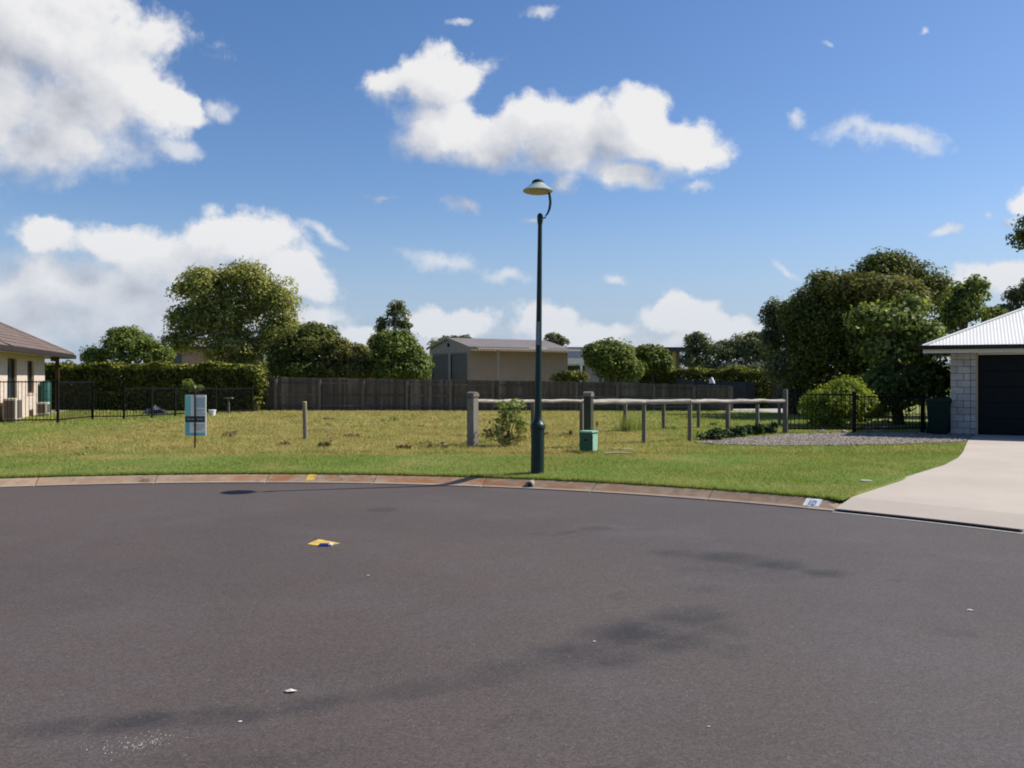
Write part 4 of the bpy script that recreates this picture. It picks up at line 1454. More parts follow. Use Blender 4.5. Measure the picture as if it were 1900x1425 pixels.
# ------------------------------------------------------------------ post and rail fences
def gate_post(root, loc, w, h, rot, mat, capmat):
    loc = Vector(loc) - root.location
    mb = MB().box((-w / 2, -w / 2, -0.2), (w / 2, w / 2, h - 0.12))
    q = mb.build('gate_post', M[mat], root, bevel=0.012, loc=loc, rz=rot)
    c = MB()
    a = w / 2
    c.box((-a - 0.004, -a - 0.004, h - 0.118), (a + 0.004, a + 0.004, h - 0.095))
    c.build('post_neck', M[mat], q, bevel=0.004)
    c = MB()
    prof = []
    n = 8
    for i in range(n + 1):
        ang = math.pi * i / n
        prof.append((-(a + 0.012) * math.cos(ang), h - 0.094 + 0.10 * math.sin(ang)))
    vs = [(x, -a - 0.012, z) for x, z in prof] + [(x, a + 0.012, z) for x, z in prof]
    m = len(prof)
    fs = [(i, i + 1, i + 1 + m, i + m) for i in range(m - 1)] + [tuple(reversed(range(m))), tuple(range(m, 2 * m)), (0, m, 2 * m - 1, m - 1)]
    c.add(vs, fs)
    c.build('post_cap', M[capmat], q, smooth=True)
    return q


def log(root, a, b, r, seed):
    rng = random.Random(seed)
    a, b = Vector(a) - root.location, Vector(b) - root.location
    n = max(5, int((b - a).length / 0.35))
    pts, rad = [], []
    for i in range(n + 1):
        p = a.lerp(b, i / n)
        pts.append(p + Vector((0, 0, rng.uniform(-1, 1) * 0.012)))
        rad.append(r * rng.uniform(0.88, 1.12))
    MB().tube(pts, rad, 10).build('rail', M['log'], root, smooth=True)


def rail_post(root, px, d, ptop, w=0.1, mat='timberp', rot=0.5):
    p = at(px, d)
    h = CH - (ptop - HOR) / F * d - GZ
    mb = MB().box((-w / 2, -w / 2, -0.2), (w / 2, w / 2, h))
    mb.build('post', M[mat], root, bevel=0.008, loc=p - root.location, rz=rot)


d1 = 19.0
p = at(877, d1)
rear = thing('post_and_rail_fence', 'rear bleached log rail fence starting at the paler grey big post beside the sapling', 'fence', p, 0, 'log rail fences')
gate_post(rear, p, 0.185, 1.31 - GZ, R(53), 'timber', 'timber')
pts = [(877, 19.0), (989, 20.6), (1079, 21.8), (1160, 23.9), (1231, 24.7), (1296, 25.2), (1352, 25.8), (1446, 26.6)]
for i, (px, dd) in enumerate(pts):
    if i:
        rail_post(rear, px, dd, 747, 0.085, 'timberp', 1.12)
rows = [745, 744.5, 743.5, 743.5, 744, 744, 744, 744]
for i in range(len(pts) - 1):
    a = at(pts[i][0], pts[i][1], rows[i])
    b = at(pts[i + 1][0], pts[i + 1][1], rows[i + 1])
    if i == 0:
        a = a + (b - a).normalized() * 0.10
    log(rear, a, b, 0.040, 20 + i)
d2 = 18.5
p = at(1092, d2)
front = thing('post_and_rail_fence', 'nearer thick log rail fence starting at the dark big post behind the green service box', 'fence', p, 0, 'log rail fences')
gate_post(front, p, 0.16, CH - (727 - HOR) / F * d2 - GZ, R(62), 'timberd', 'timber')
pts = [(1092, 18.5), (1195, 19.7), (1280, 20.2), (1350, 21.6), (1405, 22.3), (1457, 23.0)]
rows = [745.5, 745.5, 745, 744.5, 744, 744]
for i, (px, dd) in enumerate(pts):
    if 0 < i < len(pts) - 1:
        rail_post(front, px, dd, 750, 0.085, 'timberp', 1.1)
for i in range(len(pts) - 1):
    a = at(pts[i][0], pts[i][1], rows[i])
    b = at(pts[i + 1][0], pts[i + 1][1], rows[i + 1])
    if i == 0:
        a = a + (b - a).normalized() * 0.09
    log(front, a, b, 0.052, 40 + i)
rail_post(front, 1457, 23.0, 722, 0.11, 'timberp', 1.0)


# ------------------------------------------------------------------ green service box
def service_box():
    d = gd(840)
    p = at(1092, d + 0.13)
    t = thing('service_box', 'green fibreglass electrical service box with pale lid at the foot of the dark post', 'utility box', (p.x, p.y, GZ), R(-30))
    w, dp, h = 0.27, 0.27, 0.42
    MB().box((-w / 2, -dp / 2, -0.05), (w / 2, dp / 2, h - 0.035)).build('cabinet', M['boxgreen'], t, bevel=0.010)
    MB().box((-w / 2 - 0.012, -dp / 2 - 0.012, h - 0.034), (w / 2 + 0.012, dp / 2 + 0.012, h)).build('lid', M['boxtop'], t, bevel=0.008)
    MB().box((w / 2 + 0.001, -dp / 2 + 0.02, 0.03), (w / 2 + 0.010, dp / 2 - 0.02, h - 0.06)).build('lit_side_plate', M['boxtop'], t, bevel=0.003)  # paler plate paints the sunlight on the right side
    MB().box((-0.03, -dp / 2 - 0.008, h * 0.55), (0.03, -dp / 2 - 0.001, h * 0.62)).build('latch', M['black'], t)


service_box()
# things lying in the verge
p = on(1155, 833)
t = thing('pit_cover', 'round pale concrete pit cover sunk in the turf past the service box', 'pit cover', (p.x, p.y, GZ))
MB().lathe([(0.24, -0.05), (0.24, 0.012), (0.205, 0.014)], 24).build('rim', M['kerbcement'], t)
MB().lathe([(0.195, -0.03), (0.195, 0.010), (0.02, 0.011)], 24).build('lid', M['kerbcement'], t)
p = on(1150, 845)
tag(MB().tube([(-0.30, 0, 0.04), (-0.05, 0.01, 0.05), (0.22, -0.01, 0.04)], [0.018, 0.018, 0.016], 8).build('dead_stick', M['pegtop'], smooth=True, loc=p), 'short pale stick lying on the grass before the pit cover', 'stick')
p = on(1606, 893)
tag(MB().lathe([(0.085, -0.05), (0.085, 0.016), (0.06, 0.019)], 16).build('valve_cover', M['cement'], loc=(p.x, p.y, GZ)), 'tiny pale valve cover in the lawn beside the driveway', 'valve cover')


# ------------------------------------------------------------------ paling fence
def paling_fence():
    A, B = at(488, 38.4), at(1356, 37.6)
    t = thing('paling_fence', 'long weathered dark brown timber paling fence along the back of the vacant lot', 'fence', (A.x, A.y, GZ), math.atan2(B.y - A.y, B.x - A.x))
    L = (B - A).length
    n = 200
    meshes = []
    rng = random.Random(5)
    for k in range(4):
        w = L / n + 0.004
        top = [0.0, 0.006, -0.005, 0.002][k]
        mb = MB()
        mb.add([(-w / 2, 0, -0.05), (w / 2, 0, -0.05), (w / 2, 0, 1 + top), (w / 2 - 0.018, 0, 1.02 + top), (-w / 2 + 0.018, 0, 1.02 + top), (-w / 2, 0, 1 + top),
                (-w / 2, 0.016, -0.05), (w / 2, 0.016, -0.05), (w / 2, 0.016, 1 + top), (w / 2 - 0.018, 0.016, 1.02 + top), (-w / 2 + 0.018, 0.016, 1.02 + top), (-w / 2, 0.016, 1 + top)],
               [(0, 1, 2, 3, 4, 5), (11, 10, 9, 8, 7, 6)] + [(i, (i + 1) % 6, (i + 1) % 6 + 6, i + 6) for i in range(6)])
        meshes.append(mb.mesh('paling', M['paling']))

    def H(s):   # height of the fence above the turf, falling to the right
        f = s / L
        px = 488 + f * 868
        row = np.interp(px, [488, 700, 900, 1050, 1200, 1356], [700.5, 704, 706.5, 708.5, 712, 716])
        dd = A.y + (B.y - A.y) * f
        return CH - (row - HOR) / F * dd - GZ
    for i in range(n):
        s = (i + 0.5) * L / n
        o = link('paling', meshes[rng.randrange(4)], t)
        o.location = (s, (i % 2) * 0.018 + rng.uniform(0, 0.002), 0)
        o.scale = (1, 1, H(s) * rng.uniform(0.996, 1.004))
        o.rotation_euler = (0, rng.uniform(-0.0015, 0.0015), 0)
    posts = [508, 591, 673, 755, 836, 915, 995, 1070, 1145, 1212, 1285, 1353]
    S = [(at(q, 38).x - A.x) for q in posts]
    for s in S:
        MB().box((-0.06, -0.10, -0.1), (0.06, -0.042, H(s) - 0.03), 0).build('post', M['fpost'], t, bevel=0.006, loc=(s, 0, 0))
    ends = [0.0] + S + [L]
    for i in range(len(ends) - 1):
        a, b = ends[i], ends[i + 1]
        if b - a < 0.12:
            continue
        for f in (0.16, 0.5, 0.86):
            MB().bar((a, -0.021, H(a) * f), (b, -0.021, H(b) * f), 0.04, 0.075).build('rail', M['paling'], t)
    # short return going back at the far end
    rt = MB()
    rt.add([(L, 0.02, 0), (L + 0.25, 2.8, 0), (L + 0.25, 2.8, H(L)), (L, 0.02, H(L)), (L + 0.03, 0.02, 0), (L + 0.28, 2.8, 0), (L + 0.28, 2.8, H(L)), (L + 0.03, 0.02, H(L))],
           [(0, 1, 2, 3), (7, 6, 5, 4), (0, 4, 5, 1), (1, 5, 6, 2), (2, 6, 7, 3), (3, 7, 4, 0)])
    rt.build('return_panel', M['paling'], t)


paling_fence()


# charcoal sheet fence behind: a receding length, then a length across, sheets one by one
def sheet_fence():
    A, B, C_ = at(1196, 52.0), at(1288, 41.0), at(1455, 40.4)
    t = thing('steel_sheet_fence', 'charcoal ribbed steel sheet fence with a raked end, under the bright low hedge', 'fence', (A.x, A.y, GZ))
    M3 = []
    for (P, Q, z0, z1) in ((A, B, CH - (692.5 - HOR) / F * 52, CH - (706 - HOR) / F * 41), (B, C_, CH - (706 - HOR) / F * 41, CH - (711 - HOR) / F * 40.4)):
        L = (Q - P).length
        n = max(2, int(L / 0.78))
        for i in range(n):
            a, b = P.lerp(Q, i / n), P.lerp(Q, (i + 1) / n)
            za, zb = z0 + (z1 - z0) * i / n - GZ, z0 + (z1 - z0) * (i + 1) / n - GZ
            nrm = Vector((b.y - a.y, a.x - b.x, 0)).normalized()
            mb = MB()
            k = 8
            vs, fs = [], []
            for j in range(k + 1):
                q = a.lerp(b, (j + 0.02) / (k + 0.04)) + nrm * (0.03 if j % 2 else 0.0)
                zz = za + (zb - za) * j / k
                for off_ in (0, 0.004):
                    vs.append((q.x - A.x - nrm.x * off_, q.y - A.y - nrm.y * off_, 0))
                    vs.append((q.x - A.x - nrm.x * off_, q.y - A.y - nrm.y * off_, zz))
            for j in range(k):
                o = j * 4
                fs += [(o, o + 4, o + 5, o + 1), (o + 2, o + 3, o + 7, o + 6), (o + 1, o + 5, o + 7, o + 3)]
            mb.add(vs, fs)
            mb.build('sheet', M['darkmetal'], t)
            MB().bar((b.x - A.x, b.y - A.y - 0.03, 0), (b.x - A.x, b.y - A.y - 0.03, zb + 0.02), 0.06, 0.06).build('post', M['darkmetal'], t)


sheet_fence()
p = at(1321, 39.0)
t = thing('garden_lamp', 'small white bell-topped garden lamp on a slim post at the steel fence', 'garden lamp', (p.x, p.y, GZ))
zt = CH - (700 - HOR) / F * 39 - GZ
MB().tube([(0, 0, -0.1), (0, 0, zt - 0.26)], 0.035, 8).build('post', M['black'], t)
MB().lathe([(0.13, zt - 0.27), (0.13, zt - 0.22), (0.08, zt - 0.10), (0.04, zt - 0.02), (0.01, zt)], 16).build('lamp_head', M['white'], t, smooth=True)


# ------------------------------------------------------------------ black tubular fences
PICK = {}


def picket_mesh(h, r=0.009):
    k = round(h, 2)
    if k not in PICK:
        PICK[k] = MB().tube([(0, 0, 0), (0, 0, k)], r, 6).mesh('picket', M['black'])
    return PICK[k]


def tubular_fence(name, label, line, h, foot=0.08, pitch=0.105, post_w=0.06, group=None, posts=True, stagger=None):
    A = line[0]
    t = thing(name, label, 'fence', (A.x, A.y, GZ), 0, group)
    for i in range(len(line) - 1):
        a, b = line[i] - A, line[i + 1] - A
        a.z = b.z = 0
        hh = h if stagger is None else stagger[i]
        L = (b - a).length
        u = (b - a) / L
        for z in (foot + 0.04, hh - 0.05):
            MB().bar(a + Vector((0, 0, z)) + u * 0.02, b + Vector((0, 0, z)) - u * 0.02, 0.03, 0.035).build('rail', M['black'], t)
        n = int(L / pitch)
        me = picket_mesh(hh - foot)
        for k in range(1, n):
            q = a + (b - a) * (k / n)
            o = link('picket', me, t, (q.x, q.y, foot))
        for e, q in ((0, a), (1, b)):
            if (e == 0 and i) or not posts:
                continue
            MB().box((-post_w / 2, -post_w / 2, -0.1), (post_w / 2, post_w / 2, hh + 0.03)).build('post', M['black'], t, bevel=0.004, loc=(q.x, q.y, 0), rz=math.atan2(u.y, u.x))
    return t


GF = 'black tubular pool fences'
tubular_fence('pool_fence', 'black tubular picket fence stepping back past the brown-roofed house', [at(-40, 27.6), at(107, 27.9), at(172, 30.3), at(230, 30.4), at(282, 31.2), at(325, 32.4), at(400, 34.5), at(468, 36.6)], 1.30, group=GF,
              stagger=[1.36, 1.34, 1.17, 1.12, 1.10, 1.06, 1.04])
tubular_fence('pool_fence', 'black tubular picket fence in front of the lime-green shrub, behind the gravel bed', [at(1459, 23.2), at(1585, 23.0), at(1712, 23.6), at(1760, 24.0)], 1.08, group=GF, post_w=0.085, stagger=[1.06, 1.0, 0.9])


# ------------------------------------------------------------------ wheelie bin
def wheelie_bin():
    p = at(1741, 22.3)
    t = thing('wheelie_bin', 'dark green wheelie bin standing hard against the block garage pier', 'bin', (p.x, p.y, GZ + 0.01), R(-20))
    mb = MB()
    b0, b1 = 0.20, 0.265
    mb.add([(-b0, -b0, 0.03), (b0, -b0, 0.03), (b0, b0, 0.03), (-b0, b0, 0.03), (-b1, -b1 - 0.03, 0.86), (b1, -b1 - 0.03, 0.86), (b1, b1, 0.86), (-b1, b1, 0.86)],
           [(0, 3, 2, 1), (4, 5, 6, 7), (0, 1, 5, 4), (1, 2, 6, 5), (2, 3, 7, 6), (3, 0, 4, 7)])
    mb.build('body', M['bin'], t, bevel=0.02)
    MB().box((-b1 - 0.02, -b1 - 0.05, 0.83), (b1 + 0.02, b1 + 0.02, 0.868)).build('rim', M['bin'], t, bevel=0.008)
    l = MB()
    n = 7
    pr = [(-b1 - 0.06 + (2 * b1 + 0.09) * i / n, 0.87 + 0.055 * math.sin(math.pi * i / n)) for i in range(n + 1)]
    vs = [(-b1 - 0.02, y, z) for y, z in pr] + [(b1 + 0.02, y, z) for y, z in pr]
    m = n + 1
    l.add(vs, [(i, i + 1, i + 1 + m, i + m) for i in range(n)] + [tuple(reversed(range(m))), tuple(range(m, 2 * m)), (0, m, 2 * m - 1, m - 1)])
    l.build('lid', M['binl'], t)
    MB().bar((-b1, b1 + 0.05, 0.86), (b1, b1 + 0.05, 0.86), 0.03, 0.03).build('handle', M['bin'], t)
    for s in (-1, 1):
        MB().tube([(s * 0.20, b0 + 0.05, 0.09), (s * 0.25, b0 + 0.05, 0.09)], 0.095, 16).build('wheel', M['rubber'], t)


wheelie_bin()


# ------------------------------------------------------------------ garage at the right
def garage():
    t = thing('garage', 'block-walled garage with pale corrugated hip roof and dark panel door by the driveway', 'garage', (GP.x, GP.y, 0), -PHI)
    # local axes: x along the front (to the right), y into the building (= -GN), z up
    WZ = 2.30
    PW = 0.615
    # pier core and walls
    wall = MB().box((0.03, 0.03, 0.02), (PW - 0.05, 0.20, WZ)).build('wall', M['mortar'], t)
    side = MB().box((0.03, 0.205, 0.02), (0.20, 7.0, WZ)).build('wall', M['mortar'], t)
    bw, bh, j = 0.29, 0.162, 0.011
    big = MB().box((0, 0, 0), (bw, 0.10, bh)).mesh('brick', M['block'], bevel=0.006)
    half = MB().box((0, 0, 0), ((bw - j) / 2, 0.10, bh)).mesh('brick', M['block'], bevel=0.006)
    rng = random.Random(3)
    rows = int((WZ - 0.16) / (bh + j)) + 1
    for r in range(rows):
        z = 0.17 + r * (bh + j)
        x = 0.0
        seq = [big, half] if r % 2 == 0 else [half, big]
        for me in seq + ([half] if PW > 0.6 else []):
            wdt = bw if me is big else (bw - j) / 2
            if x + wdt > PW + 0.01:
                break
            link('brick', me, wall, (x, rng.uniform(-0.003, 0.004), z))
            x += wdt + j
        y = 0.115
        o0 = 0 if r % 2 else (bw + j) / 2
        while y + bw < (3.2):
            o = link('brick', big, side, (0.10 + rng.uniform(-0.003, 0.003), y + o0 * 0, z), R(90))
            y += bw + j
    MB().box((PW - 0.045, -0.012, 0.17), (PW - 0.001, 0.16, WZ - 0.06)).build('door_jamb', M['jamb'], t, bevel=0.004)
    # door of horizontal panels
    dx0, dx1 = PW + 0.002, 5.55
    n = 5
    for i in range(n):
        z0 = FL + 0.01 + i * (2.17 - FL) / n
        z1 = FL + 0.01 + (i + 1) * (2.17 - FL) / n - 0.012
        MB().box((dx0, 0.10, z0), (dx1, 0.14, z1)).build('door_panel', M['door'], t, bevel=0.008)
    MB().box((dx0, 0.145, FL - 0.1), (dx1, 0.16, 2.19)).build('door_backing', M['door'], t)
    MB().box((PW, -0.004, 2.185), (5.6, 0.20, WZ)).build('lintel', M['fascia'], t)
    MB().box((5.6, 0.0, 0.02), (6.6, 0.25, WZ)).build('wall', M['block'], t)
    # eaves
    ov = 0.62
    x0, x1, y0, y1 = -ov, 8.2, -ov, 8.6
    ez = 2.37
    MB().box((x0 + 0.03, y0 + 0.03, WZ + 0.002), (x1, y1, WZ + 0.02)).build('soffit', M['fascia'], t)
    MB().box((x0 + 0.005, y0 + 0.005, ez - 0.145), (x1, y0 + 0.028, ez + 0.015)).build('fascia', M['fascia'], t)
    MB().box((x0 + 0.005, y0 + 0.030, ez - 0.145), (x0 + 0.028, y1, ez + 0.015)).build('fascia', M['fascia'], t)
    gut = [(0.0, ez - 0.055), (-0.10, ez - 0.055), (-0.115, ez + 0.045), (-0.10, ez + 0.05), (0.0, ez + 0.02)]
    mb = MB()
    k = len(gut)
    vs = [(x0 - 0.115, y0 + a, z) for a, z in gut] + [(x1, y0 + a, z) for a, z in gut]
    mb.add(vs, [(i, (i + 1) % k, (i + 1) % k + k, i + k) for i in range(k)] + [tuple(range(k)), tuple(range(k, 2 * k))])
    mb.build('gutter', M['gutter'], t)
    mb = MB()
    vs = [(x0 + a, y0 - 0.0, z) for a, z in gut] + [(x0 + a, y1, z) for a, z in gut]
    mb.add(vs, [(i, (i + 1) % k, (i + 1) % k + k, i + k) for i in range(k)] + [tuple(range(k)), tuple(range(k, 2 * k))])
    mb.build('gutter', M['gutter'], t)
    # corrugated hip planes
    pitch = math.tan(R(23.5))
    rz = ez + 0.03
    half_d = (y1 - y0) / 2
    half_w = half_d

    def plane(front):
        mb = MB()
        vs, fs = [], []
        length = (x1 - x0) if front else (y1 - y0)
        step = 0.019
        n = int(length / step)
        for i in range(n + 1):
            u = i * step
            up = min(u, half_d) if front else min(u, length - u, half_w)
            wave = 0.006 * math.sin(2 * math.pi * u / 0.076)
            for f in (0, 1):
                v = -0.03 if f == 0 else max(up, 0.0)
                z = rz + v * pitch + wave
                vs.append((x0 + u, y0 + v, z) if front else (x0 + v, y0 + u, z))
        for i in range(n):
            fs.append((2 * i, 2 * i + 2, 2 * i + 3, 2 * i + 1))
        mb.add(vs, fs)
        return mb.build('roof', M['roofm'], t, smooth=True)
    plane(True)
    plane(False)
    # rear slope and gable closure
    mb = MB()
    mb.add([(x0 + half_w, y0 + half_d, rz + half_d * pitch), (x1, y0 + half_d, rz + half_d * pitch), (x1, y1, rz), (x0, y1, rz), ], [(0, 1, 2, 3)])
    mb.build('roof', M['roofm'], t)
    MB().tube([(x0 - 0.01, y0 - 0.01, rz + 0.005), (x0 + half_w, y0 + half_d, rz + half_d * pitch + 0.02)], 0.035, 8).build('ridge_cap', M['roofm'], t, smooth=True)
    MB().tube([(x0 + half_w, y0 + half_d, rz + half_d * pitch + 0.02), (x1, y0 + half_d, rz + half_d * pitch + 0.02)], 0.05, 8).build('ridge_cap', M['roofm'], t, smooth=True)
    MB().box((6.6, 0.0, 0.02), (8.0, 8.0, WZ)).build('wall', M['block'], t)


garage()


# ------------------------------------------------------------------ brown-roofed house at the left
def left_house():
    C0 = Vector((-18.55, 35.2, 0))            # far corner of the visible wall
    u = Vector((0.310, -0.951, 0))            # along the wall, towards the street
    ang = math.atan2(u.y, u.x)
    t = thing('brick_house', 'cream brick house with brown tiled hip roof and two slim windows', 'house', (C0.x, C0.y, 0), ang)
    # local: x along the wall towards the street, y away from the visible side is -?  (visible side faces +y)
    L = 14.0
    W = 8.5
    WZ = 2.42
    # visible wall pieces around the windows (visible face at y = 0, wall body towards -y)
    wins = [(2.1, 3.3, 1.02, 2.22), (5.0, 6.4, 0.55, 2.25), (9.0, 10.2, 0.9, 2.2)]
    x = 0.0
    for a, b, z0, z1 in wins:
        MB().box((x, -0.22, -0.05), (a, 0, WZ)).build('wall', M['brickw'], t)
        MB().box((a, -0.22, -0.05), (b, 0, z0)).build('wall', M['brickw'], t)
        MB().box((a, -0.22, z1), (b, 0, WZ)).build('wall', M['brickw'], t)
        w = MB().box((a, -0.13, z0), (b, -0.12, z1)).build('window', M['win'], t)
        f = MB()
        f.box((a, -0.12, z0), (a + 0.05, -0.07, z1)).box((b - 0.05, -0.12, z0), (b, -0.07, z1)).box((a + 0.05, -0.12, z1 - 0.05), (b - 0.05, -0.07, z1)).box((a + 0.05, -0.12, z0), (b - 0.05, -0.07, z0 + 0.05))
        f.build('frame', M['winframe'], w)
        MB().box((a - 0.03, -0.07, z0 - 0.06), (b + 0.03, 0.03, z0 - 0.002)).build('sill', M['soffit'], w)
        x = b
    MB().box((x, -0.22, -0.05), (L, 0, WZ)).build('wall', M['brickw'], t)
    MB().box((-0.0, -W, -0.05), (0.2, -0.225, WZ)).build('wall', M['brickw'], t)
    MB().box((L - 0.2, -W, -0.05), (L, -0.225, WZ)).build('wall', M['brickw'], t)
    MB().box((0.2, -W, -0.05), (L - 0.2, -W + 0.2, WZ)).build('wall', M['brickw'], t)
    # eaves: side overhang, and a verandah overhang beyond the far end
    ov, ve = 0.6, 2.9
    x0, x1, y0, y1 = -ve, L + ov, -W - ov, ov
    ez = 2.52
    MB().box((x0 + 0.04, y0 + 0.04, WZ + 0.003), (x1 - 0.04, y1 - 0.04, WZ + 0.02)).build('soffit', M['soffit'], t)
    for lo, hi in (((x0 - 0.1, y1, ez - 0.13), (x1 + 0.1, y1 + 0.11, ez + 0.04)), ((x0 - 0.1, y0, ez - 0.13), (x0, y1 - 0.002, ez + 0.04)), ((x0 - 0.1, y0 - 0.1, ez - 0.13), (x1 + 0.1, y0 - 0.002, ez + 0.04)), ((x1, y0, ez - 0.13), (x1 + 0.1, y1 - 0.002, ez + 0.04))):
        MB().box(lo, hi).build('gutter', M['browngutter'], t, bevel=0.012)
    hw = (y1 - y0) / 2
    pitch = 0.50
    rz = ez + 0.03
    ym = (y0 + y1) / 2
    a, b = (x0 + hw, ym, rz + hw * pitch), (x1 - hw, ym, rz + hw * pitch)
    mb = MB()
    mb.add([(x0, y1, rz), (x1, y1, rz), b, a, (x0, y0, rz), (x1, y0, rz)], [(0, 1, 2, 3), (5, 4, 3, 2), (4, 0, 3), (1, 5, 2)])
    roof = mb.build('roof', M['tile'], t)
    # tiles on the two slopes that can be seen, laid course by course
    tw, tl = 0.40, 0.36
    sl = math.hypot(1, pitch)
    prof = [(-tw / 2, 0.0), (-tw * 0.25, 0.016), (0, 0.008), (tw * 0.25, 0.016), (tw / 2, 0.0)]
    tm = MB()
    vs = [(px_, 0, pz + 0.028) for px_, pz in prof] + [(px_, -tl - 0.03, pz + 0.004) for px_, pz in prof] + [(px_, 0, pz) for px_, pz in prof]
    fs = [(i, i + 1, i + 6, i + 5) for i in range(4)] + [(i + 10, i + 11, i + 1, i) for i in range(4)]
    tm.add(vs, fs)
    tme = tm.mesh('roof_tile', M['tile'])
    tilt = math.atan(pitch)
    count = 0
    rows = int(hw * sl / tl)
    for r in range(rows):
        v = r * tl / sl
        off_ = (tw / 2 if r % 2 else 0)
        xx = x0 + v + tw * 0.5 + off_
        while xx < min(x1 - v - tw * 0.4, x0 + 11.5) and count < 300:
            o = link('roof_tile', tme, roof)
            o.location = (xx, y1 - v, rz + v * pitch + 0.012)
            o.rotation_euler = (-tilt, 0, 0)
            count += 1
            xx += tw
    for p_, q_ in (((x0, y1, rz + 0.03), a), ((x0, y0, rz + 0.03), a), ((x1, y1, rz + 0.03), b), (a, b)):
        MB().tube([p_, (q_[0], q_[1], q_[2] + 0.04)], 0.075, 8).build('ridge_cap', M['tile'], roof, smooth=True)
    # verandah posts and beam
    for yy in (0.25, -4.0):
        MB().box((x0 + 1.60, yy - 0.07, 0), (x0 + 1.74, yy + 0.07, WZ)).build('verandah_post', M['brownpost'], t, bevel=0.006)
    MB().box((x0 + 1.75, 0.20, WZ - 0.17), (-0.02, 0.30, WZ - 0.002)).build('verandah_beam', M['brownpost'], t)
    MB().box((-2.9, -4.0, 0.0), (0, 0.4, GZ + 0.03)).build('verandah_slab', M['cement'], t)
    return t, C0, u


HOUSE, HC0, HU = left_house()
HV = Vector((-HU.y, HU.x, 0))       # out of the visible wall (towards the vacant lot)


def air_con(px, label, along, out, w, h, dep):
    c = HC0 + HU * along + HV * out
    t = thing('air_conditioner', label, 'air conditioner', (c.x, c.y, GZ), math.atan2(HU.y, HU.x), 'air conditioner units against the house')
    # local: +y away from the wall, x along the wall to the street
    MB().box((-w / 2, -dep / 2, 0.09), (w / 2, dep / 2, h)).build('casing', M['acw'], t, bevel=0.015)
    MB().box((-w / 2 + 0.05, dep / 2 + 0.001, 0.14), (w / 2 - 0.22, dep / 2 + 0.012, h - 0.06)).build('fan_grille', M['grille'], t, bevel=0.004)
    MB().box((w / 2 + 0.001, -dep / 2 + 0.03, 0.14), (w / 2 + 0.012, dep / 2 - 0.04, h - 0.06)).build('side_grille', M['grille'], t, bevel=0.004)
    for s in (-1, 1):
        MB().box((s * (w / 2 - 0.12) - 0.04, -dep / 2, -0.02), (s * (w / 2 - 0.12) + 0.04, dep / 2, 0.09)).build('foot', M['cement'], t)


air_con(30, 'taller cream air conditioner under the bigger window', 7.2, 0.3, 0.9, 0.78, 0.36)
air_con(72, 'smaller cream air conditioner near the far corner of the house wall', 2.6, 0.4, 0.75, 0.52, 0.32)
c = HC0 + HU * 1.25 + HV * 0.24
t = thing('water_tank', 'slim dark teal water tank at the corner of the brick house', 'tank', (c.x, c.y, GZ + 0.03), 0)
MB().lathe([(0.20, 0), (0.20, 1.22), (0.17, 1.27), (0.05, 1.28)], 20).build('barrel', M['tank'], t, smooth=True)
for z in (0.3, 0.6, 0.9):
    MB().lathe([(0.204, z), (0.212, z + 0.02), (0.204, z + 0.04)], 20).build('hoop', M['tank'], t, smooth=True)

# small things behind the thin fence
p = at(288, 34.6)
t = thing('tarpaulin_bundle', 'low bundle under a blue-grey tarpaulin in the dark behind the thin fence', 'bundle', (p.x, p.y, GZ))
mb = MB()
rng_ = random.Random(8)
n, m_ = 12, 7
vs = []
for i in range(n + 1):
    for k in range(m_ + 1):
        x, y = (i / n - 0.5) * 0.9, (k / m_ - 0.5) * 0.7
        e = max(0, 1 - (abs(i / n - 0.5) * 2) ** 3) * max(0, 1 - (abs(k / m_ - 0.5) * 2) ** 3)
        vs.append((x, y, e * (0.26 + 0.06 * math.sin(i * 1.3) + rng_.uniform(-0.05, 0.05))))
mb.add(vs, [(i * (m_ + 1) + k, (i + 1) * (m_ + 1) + k, (i + 1) * (m_ + 1) + k + 1, i * (m_ + 1) + k + 1) for i in range(n) for k in range(m_)])
mb.build('cover', M['tarp'], t, smooth=True)
p = at(394, 33.0)
t = thing('plastic_tub', 'small white plastic tub showing past the edge of the teal sign', 'tub', (p.x, p.y, GZ))
MB().lathe([(0.10, 0), (0.13, 0.22), (0.12, 0.22), (0.095, 0.03)], 16).build('tub', M['white'], t, smooth=True)
MB().lathe([(0.130, 0.20), (0.142, 0.21), (0.142, 0.235), (0.130, 0.24)], 16).build('rim', M['white'], t, smooth=True)
p = at(424, 35.2)
t = thing('bird_table', 'small brown timber bird table on a post behind the thin black fence', 'bird table', (p.x, p.y, GZ))
MB().box((-0.035, -0.035, -0.1), (0.035, 0.035, 0.60)).build('post', M['fpost'], t, bevel=0.004)
MB().box((-0.17, -0.14, 0.602), (0.17, 0.14, 0.64)).build('table_top', M['fpost'], t, bevel=0.004)


# ------------------------------------------------------------------ shed and the buildings behind
def rib_panel(a, b, z0, z1a, z1b, pitch, depth, nrm):
    """ribbed sheet between plan points a and b"""
    mb = MB()
    L = (b - a).length
    n = max(4, int(L / pitch) * 2)
    vs, fs = [], []
    for i in range(n + 1):
        f = i / n
        q = a.lerp(b, f) + nrm * (depth if i % 2 else 0)
        vs += [(q.x, q.y, z0), (q.x, q.y, z1a + (z1b - z1a) * f)]
    for i in range(n):
        fs.append((2 * i, 2 * i + 2, 2 * i + 3, 2 * i + 1))
    return mb.add(vs, fs)


